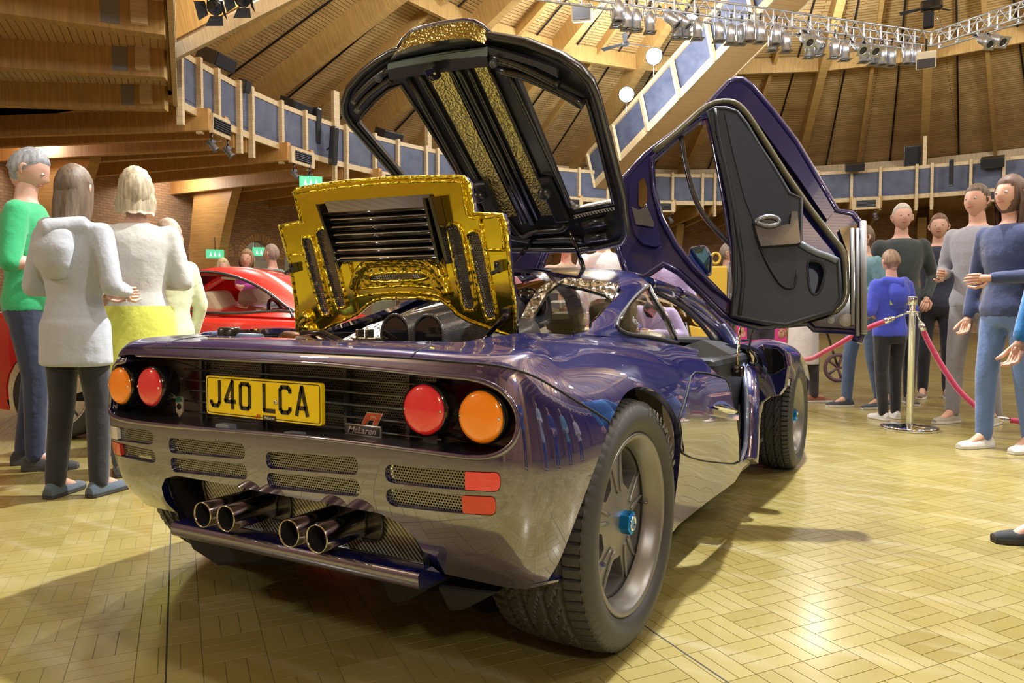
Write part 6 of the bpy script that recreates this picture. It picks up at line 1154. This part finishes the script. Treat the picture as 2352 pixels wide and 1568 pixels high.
def hair_mesh(g, T, style, sc, rs):
    n, m = 30, 20; V = []; big = {'short':1.07,'crop':1.04,'curly':1.24,'long':1.10,'bob':1.14,'bald':1.01}[style]; line = {'short':.030,'crop':.04,'curly':.02,'long':.035,'bob':.03,'bald':-.9}[style]
    for i in range(m+1):
        for k in range(n):
            ph = PI*i/m; th = 2*PI*k/n; x, y, z = math.sin(ph)*math.sin(th), math.sin(ph)*math.cos(th), math.cos(ph); X_, Y_, Z_ = x*.078, y*.098, z*.120
            zl = .055 if y > .45 else (.055-(.45-y)*.16 if y > -.1 else -.045); 
            if style in ('long','bob','curly'): zl = .062 if y > .6 else -.2
            on_ = Z_ > zl; f = big+rs.uniform(-.012,.012) if on_ else .90
            if style == 'curly' and on_: f += .07*math.sin(9*th+3*ph)*math.sin(8*ph)
            V.append(T((X_*f, (Y_-.006)*f, Z_*f+.004)))
    g.add(V, [(i*n+k, (i+1)*n+k, (i+1)*n+(k+1)%n, i*n+(k+1)%n) for i in range(m) for k in range(n)], 0, True)
    if style in ('long','bob','curly'):
        L = {'long':.30,'bob':.10,'curly':.16}[style]; P = []
        for j in range(9):
            t = j/8; row = []
            for k in range(17):
                a = -PI*.60+PI*1.2*k/16; w_ = .086*(1+.18*math.sin(PI*t))*(1-.28*t if style == 'long' else 1+.12*t); row.append(T((math.sin(a)*w_*(1+rs.uniform(-.04,.04)), -math.cos(a)*(.100+.02*t)-.004, .03-t*L+.006*math.sin(k*2.3))))
            P.append(row)
        P += [[p*1.0 for p in P[-1]]]; g.grid(P); I = [[(T((0,0,0))*.12+p*.88) for p in r_] for r_ in P]; g.grid(I)
def hand(g, w_, d, side, h):
    """palm and five bent fingers from the wrist w_ towards d"""
    d = nrm(d); out = nrm(np.cross(d, (0,1,0)))*side if abs(d[1]) < .9 else np.array([side*1.,0,0]); fl = nrm(np.cross(out, d)); k = h/1.75
    pal = w_+d*.045*k; oval_ = G(); cone(g, w_, pal, .022*k, .026*k, 8); wd = np.cross(fl, d)
    for i, (o, L) in enumerate(((-.027,.062),(-.009,.074),(.009,.070),(.026,.055))):
        b = w_+d*.078*k+wd*o*k; p1 = b+(d*.9+fl*.15)*L*.42*k; p2 = p1+(d*.7+fl*.7)*L*.34*k; p3 = p2+(d*.35+fl*.9)*L*.26*k; g.tube([w_+d*.05*k+wd*o*.8*k, b, p1, p2, p3], [.011*k,.010*k,.009*k,.008*k,.0065*k], 7)
    b = w_+d*.02*k-wd*.022*k; g.tube([b, b+(d*.6-wd*.7)*.035*k, b+(d*.9-wd*.5+fl*.3)*.065*k, b+(d-wd*.2+fl*.6)*.085*k], [.012*k,.011*k,.010*k,.007*k], 7)
SKIN = lambda c=(.62,.36,.26): mat('skin_%02d'%int(c[0]*100), c, .5, 0, 0)
def cloth(c, nm): m = mat('cloth_'+nm, c, .85, sheen=.3); 
CL = {}
def cl_(c):
    k = 'fabric_%02d_%02d_%02d' % tuple(int(q*99) for q in c)
    if k not in MATS: m = mat(k, c, .85, sheen=.25); noisy(m, 7, 5, None, .5, .03)
    return MATS[k]
def later(g, vox, m, parent, name, extra=None, smooth=2, label=None):
    o = g.build(name, m, parent, local=True, label=label); r_ = o.modifiers.new('r', 'REMESH'); r_.mode = 'VOXEL'; r_.voxel_size = vox; r_.use_smooth_shade = True; s_ = o.modifiers.new('s', 'SMOOTH'); s_.iterations = smooth; s_.factor = .6; REM.append((o, extra)); return o
def shoe(px_, d, h, m, parent, sole=WHITE, boot=False):
    k = h/1.75; y = nrm([d[0],d[1],0]); x = np.array([y[1],-y[0],0]); g = G(); A = []
    for t, w_, hh in ((-.085,.028,.045),(-.07,.036,.075),(-.02,.038,.085 if not boot else .12),(.03,.041,.062),(.09,.045,.045),(.15,.040,.036),(.185,.022,.022)): A.append([px_*[1,1,0]+y*t*k+x*w_*k*math.cos(a)+np.array([0,0,.018+max(0,math.sin(a))*hh*k*.85]) for a in np.linspace(0,PI,9)])
    g.grid(A); g.add(A[0], [list(range(9))]); g.add(A[-1], [list(range(9))[::-1]]); o = g.build('shoe', m, parent, local=True); g = G(); q = [A[i][0]*[1,1,0] for i in range(7)]+[A[i][-1]*[1,1,0] for i in range(6,-1,-1)]; g.prism([p+[0,0,.001] for p in q], (0,0,.024)); g.build('sole', sole, o, .004, local=True); return o
def person(px, d, h, face, lb, top=(.3,.3,.3), leg=(.03,.03,.04), hair=(.2,.13,.08), style='short', pose='down', stride=.03, sleeve=1.0, skirt=None, hood=None, shoec=(.05,.05,.05), soles=None, skin=(.62,.36,.26), hp=(0,0), extras=(), vox=.020, loc=None, lean=0, coat=None, boots=False):
    if loc is None: q = ray(px, 712); p0 = CAM+q*d; p0 = np.array([p0[0], p0[1], 0])
    else: p0 = np.array([*loc, 0.])
    rt = thing('person', lb, 'person', p0, None, R(face)); S = skel(h, pose, stride); L = lambda g, n, m: g.build(n, m, rt, local=True)
    rs = random.Random(lb); sm = SKIN(skin); sc = h/1.75
    armk = [('shl','ell'),('ell','wrl'),('shr','elr'),('elr','wrr')]; armr = [(.030,.024),(.023,.015)]*2; legk = [('hpl','knl'),('knl','anl'),('hpr','knr'),('knr','anr')]; legr = [(.045,.030),(.029,.019)]*2
    b = G(); oval(b, [(0,0,z*h,rx*h,ry*h) for z,rx,ry in TOR]); limbs(b, S, h, armk, armr, 0); limbs(b, S, h, legk, legr, 0); cone(b, np.array([0,-.005*h,.81*h]), np.array([0,.006*h,.885*h]), .034*h, .031*h)
    for k in 'lr': cone(b, S['an'+k], S['an'+k]*[1,1,0]+[0,.07*h,.02*h], .021*h, .014*h)
    ex = G(); hc = np.array([0,.012*h,.935*h]); T = head_mesh(ex, hc, sc, R(hp[0]), R(hp[1]))
    for k, s in (('l',-1),('r',1)): hand(ex, S['wr'+k], S['wr'+k]-S['el'+k], s, h)
    later(b, vox, sm, rt, 'body', ex)
    g = G(); 
    for s in (-1,1): g.ball(T((s*.031,.079,.012)), .0100*sc, 8)
    L(g, 'eyes', mat('eye_white', (.55,.52,.50), .6)); g = G()
    for s in (-1,1): g.ball(T((s*.031,.0865,.012)), .0045*sc, 8)
    L(g, 'irises', mat('eye_dark', (.04,.03,.02), .5)); g = G(); g.tube([T((-.022,.084,-.046)), T((-.010,.093,-.044)), T((0,.095,-.045)), T((.010,.093,-.044)), T((.022,.084,-.046))], [.002*sc,.005*sc,.005*sc,.005*sc,.002*sc], 6); L(g, 'mouth', mat('lips', (.50,.18,.15), .5))
    g = G(); hair_mesh(g, T, style, sc, rs); hm = 'hair_%02d_%02d' % (int(hair[0]*99), int(hair[2]*99)); 
    if hm not in MATS: m_ = mat(hm, hair, .55); noisy(m_, 60, 4, [(.3,tuple(q*.6 for q in hair)),(.7,tuple(min(1,q*1.3) for q in hair))], .8, .004, 'Object', (1,1,.12))
    L(g, 'hair', MATS[hm])
    g = G(); inf = .010; oval(g, [(0,0,z*h,rx*h+inf+.004,ry*h+inf+.004) for z,rx,ry in TOR if z >= (.49 if not coat else .455)][:-1]+[(0,-.004*h,.832*h,.045*h+inf,.040*h+inf)])
    S2 = {k: v.copy() for k, v in S.items()}
    for k in 'lr':
        if sleeve < 1: S2['wr'+k] = S['el'+k]+(S['wr'+k]-S['el'+k])*max(.02, sleeve*2-1)
        else: S2['wr'+k] = S['el'+k]+(S['wr'+k]-S['el'+k])*.93
    limbs(g, S2, h, armk if sleeve > .5 else [armk[0],armk[2]], armr if sleeve > .5 else [armr[0]]*2, inf+.003)
    if coat: oval(g, [(0,0,z*h,(.100+.03*(.53-z))*h+.016,(.068+.03*(.53-z))*h+.016) for z in np.linspace(coat,.53,6)])
    if hood: g.tube([(-.05*h,.03*h,.80*h),(-.065*h,-.03*h,.82*h),(0,-.075*h,.80*h),(.065*h,-.03*h,.82*h),(.05*h,.03*h,.80*h)], [.018*h,.030*h,.040*h,.030*h,.018*h], 10)
    later(g, vox, cl_(top), rt, 'jacket' if sleeve == 1 else 'shirt')
    g = G(); oval(g, [(0,0,z*h,rx*h+inf,ry*h+inf) for z,rx,ry in TOR if z <= .575]); limbs(g, S, h, legk, [(.047,.033),(.033,.025)]*2, .008); later(g, vox, cl_(leg), rt, 'trousers')
    if skirt: z1, c_ = skirt; g = G(); g.lathe([((.098+.25*(.56-z)*.5)*h+.016+.006*math.sin(z*40), z*h) for z in np.linspace(.56,z1,8)], (0,0,0), n=28); g.v = [(x, y*.72, z) for x, y, z in g.v]; L(g, 'skirt', cl_(c_))
    for k in 'lr': shoe(S['an'+k]+np.array([0,.012*h,0]), (.10 if k == 'r' else -.10, 1), h, cl_(shoec), rt, mat('sole_white', (.7,.7,.68), .6) if soles else mat('sole_dark', (.04,.04,.04), .7), boots)
    for kind, *a in extras:
        if kind == 'hoodback': g = G(); oval(g, [(0,-.062*h,.66*h,.03*h,.02*h),(0,-.078*h,.70*h,.055*h,.035*h),(0,-.075*h,.75*h,.065*h,.045*h),(0,-.055*h,.80*h,.060*h,.045*h),(0,-.03*h,.83*h,.05*h,.04*h)]); later(g, .016, cl_(a[0]), rt, 'hood')
        if kind == 'bag': g = G(); q = S['wrr']+[0,0,-.16]; g.box(q, (.09,.26,.20)); L(g, 'bag', cl_(a[0])); g = G(); g.tube([S['wrr']+[0,-.08,-.06], S['wrr']+[0,-.05,-.01], S['wrr']+[0,.05,-.01], S['wrr']+[0,.08,-.06]], .008, 6); L(g, 'bag_handle', cl_(a[0]))
        if kind == 'pack': g = G(); g.box((0,-.105*h,.70*h), (.28*sc,.12,.38*sc)); o = L(g, 'backpack', cl_(a[0])); bv = o.modifiers.new('b','BEVEL'); bv.width = .04; bv.segments = 3; g = G(); [g.tube([(s*.055*h,-.05*h,.60*h),(s*.075*h,.05*h,.68*h),(s*.07*h,.06*h,.76*h),(s*.06*h,0,.835*h),(s*.05*h,-.05*h,.80*h)], .014, 6) for s in (-1,1)]; L(g, 'strap', cl_(a[0]))
        if kind == 'print': g = G(); g.grid([[(x_*h, -(.066+.0)*h*math.sqrt(max(.05,1-(x_/.115)**2))-.018, z*h) for x_ in np.linspace(-.055,.055,7)] for z in (.68,.72,.76)]); L(g, 'back_print', cl_(a[0]))
    return rt
FR = lambda a: math.degrees(YAW)+a      # facing relative to the camera: 0 = away from it
person(66, 4.4, 1.93, FR(-70), 'grey-haired man in a green T-shirt at the left edge, looking down', (.03,.42,.17), (.02,.03,.07), (.30,.32,.35), 'crop', 'front', .03, .4, skin=(.60,.36,.28), hp=(-8,-28), vox=.016, shoec=(.03,.03,.03), boots=True)
person(172, 3.72, 1.69, FR(-12), 'girl with long brown hair and grey hoodie, seen from behind at left', (.42,.46,.52), (.012,.014,.02), (.13,.09,.055), 'long', 'front', .02, 1.0, hood=True, extras=(('hoodback',(.42,.46,.52)),), hp=(10,-8), vox=.015, shoec=(.07,.10,.13), boots=True, coat=.40)
person(318, 4.25, 1.76, FR(25), 'woman with curly fair hair, pale top and lime skirt beside the tail', (.52,.53,.50), (.06,.07,.08), (.42,.36,.24), 'curly', ('down','front'), .02, .75, skirt=(.34,(.62,.66,.10)), vox=.016, shoec=(.06,.07,.08))
person(392, 4.9, 1.56, FR(60), 'child in a white and lime jacket between the fair-haired woman and red coupe', (.62,.68,.45), (.05,.05,.07), (.45,.33,.25), 'bob', 'down', .02, 1.0, vox=.018)
person(-150, 4.9, 1.70, FR(-60), 'person in a dark top past the left edge behind the man in green', (.03,.05,.07), (.03,.05,.12), pose='folded')
person(447, 12.5, 1.68, FR(30), 'distant person with a grey-blue top near the curved timber leg', (.25,.30,.42), (.05,.05,.08), (.08,.07,.07), 'short')
person(513, 8.9, 1.58, FR(-150), 'woman with a pale blond bob behind the red roof', (.55,.50,.45), (.1,.1,.12), (.62,.48,.26), 'bob')
person(571, 8.3, 1.64, FR(178), 'woman in an open purple jacket facing us behind the red coupe', (.40,.05,.34), (.1,.1,.14), (.30,.18,.09), 'long', 'front', hp=(6,0), vox=.016)
person(628, 8.9, 1.76, FR(75), 'bald man in a grey-blue hooded jacket behind the red coupe', (.26,.31,.47), (.06,.07,.1), (.35,.25,.2), 'bald', 'front', extras=(('hoodback',(.14,.22,.22)),), vox=.016)
person(1386, 6.4, 1.76, FR(160), 'man in a pale shirt with folded arms beyond the cabin roof', (.62,.62,.62), (.1,.1,.14), pose='folded', sleeve=.6, skin=(.62,.36,.26))
person(1300, 7.2, 1.70, FR(175), 'person in a tan top beyond the cabin roof', (.42,.34,.24), (.1,.1,.12), (.25,.15,.08), 'short', 'folded')
person(1215, 8.5, 1.70, FR(190), 'person in a pink striped top beyond the engine cover', (.55,.30,.36), (.1,.1,.12), (.3,.2,.1), 'long')
person(1530, 6.2, 1.62, FR(140), 'person in a mauve top seen between the raised door and the roof', (.34,.28,.46), (.06,.06,.10), (.3,.2,.12), 'short', 'front')
person(1668, 8.6, 1.74, FR(-120), 'person in dark grey behind the yellow seat, seen through the door glass', (.16,.16,.17), (.05,.05,.06), (.25,.22,.2), 'short', 'front')
person(1748, 8.2, 1.55, FR(170), 'child in a pink coat behind the door hinge', (.75,.06,.32), (.05,.05,.08), (.2,.12,.08), 'bob')
person(1846, 7.6, 1.66, FR(-80), 'person in a long white coat with brown lace-up shoes behind the front wheel', (.72,.72,.76), (.03,.03,.04), (.4,.3,.2), 'bob', 'front', shoec=(.25,.09,.05), soles=True, coat=.24, stride=.05)
person(1984, 7.1, 1.78, FR(100), 'youth in profile with short brown hair and jeans, left of the boy in blue', (.12,.25,.30), (.07,.12,.24), (.16,.11,.07), 'short', 'front', shoec=(.04,.05,.08), soles=True, stride=.06)
person(2066, 7.4, 2.03, FR(165), 'white-haired man in a dark jacket behind the boy in blue', (.035,.05,.055), (.02,.025,.05), (.50,.48,.42), 'crop', 'pocket', skin=(.60,.30,.22), shoec=(.1,.08,.06), soles=True)
person(2046, 6.35, 1.48, FR(8), 'boy in a bright blue hoodie with lime print, seen from behind at the rope', (.05,.08,.62), (.010,.011,.016), (.30,.20,.13), 'short', 'front', hood=True, extras=(('hoodback',(.05,.08,.62)),('print',(.60,.75,.15))), shoec=(.55,.56,.55), soles=True, hp=(0,-14), vox=.015)
person(2152, 7.9, 1.99, FR(150), 'red-cheeked man in a navy coat right of the chrome post', (.02,.025,.055), (.012,.015,.03), (.16,.09,.06), 'short', 'pocket', skin=(.60,.28,.20), shoec=(.16,.11,.08), soles=True, boots=True)
person(2240, 6.1, 2.0, FR(120), 'tall man in a grey shirt and grey jeans behind the sagging crimson rope', (.30,.31,.36), (.26,.26,.29), (.14,.10,.07), 'short', ('down','front'), sleeve=.8, shoec=(.36,.34,.28), soles=True, stride=.05, vox=.016)
person(2318, 4.95, 1.86, FR(110), 'person in a navy top and pale jeans at the right edge with white trainers', (.03,.05,.14), (.10,.18,.40), (.12,.07,.05), 'long', ('front','down'), shoec=(.75,.75,.76), soles=True, stride=.04, vox=.016)
person(2480, 2.85, 1.70, FR(92), 'person in bright blue with black peep-toe shoes, cut off by the right edge', (.02,.22,.60), (.01,.06,.22), (.2,.12,.08), 'long', 'down', shoec=(.02,.02,.02), vox=.016)
for i, (x, y, h, a, t, l, lb) in enumerate(((4.4,-.6,1.78,85,(.30,.36,.50),(.02,.05,.22),'man in pale blue shirt seen only as a reflection in the right rear wing'),(4.9,.5,1.70,95,(.03,.05,.20),(.02,.05,.20),'person in navy seen only as a reflection in the right rear wing'),(5.1,1.7,1.82,100,(.10,.30,.45),(.02,.06,.25),'man in teal shirt seen only as a reflection in the right rear wing'),(4.9,2.9,1.66,110,(.45,.45,.48),(.02,.04,.15),'woman in grey seen only as a reflection in the right rear wing'),(3.4,-2.6,1.72,50,(.03,.08,.35),(.02,.02,.03),'woman in blue dress seen only as a reflection in the tail corner'))):
    person(0, 0, h, a, lb, t, l, (.2,.13,.08), 'short', 'front', loc=(x,y), vox=.024)
dg = bpy.context.evaluated_depsgraph_get()
for o, ex in REM:
    me = bpy.data.meshes.new_from_object(o.evaluated_get(dg)); mats_ = [m for m in o.data.materials]; o.modifiers.clear()
    if ex is not None:
        bm = bmesh.new(); bm.from_mesh(me); e2 = bpy.data.meshes.new('x'); e2.from_pydata(ex.v, [], ex.f); e2.update(); bm.from_mesh(e2); bm.to_mesh(me); bm.free(); bpy.data.meshes.remove(e2)
    me.materials.clear(); [me.materials.append(m) for m in mats_]; me.polygons.foreach_set('use_smooth', [True]*len(me.polygons)); me.polygons.foreach_set('material_index', [0]*len(me.polygons)); o.data = me; me.update()
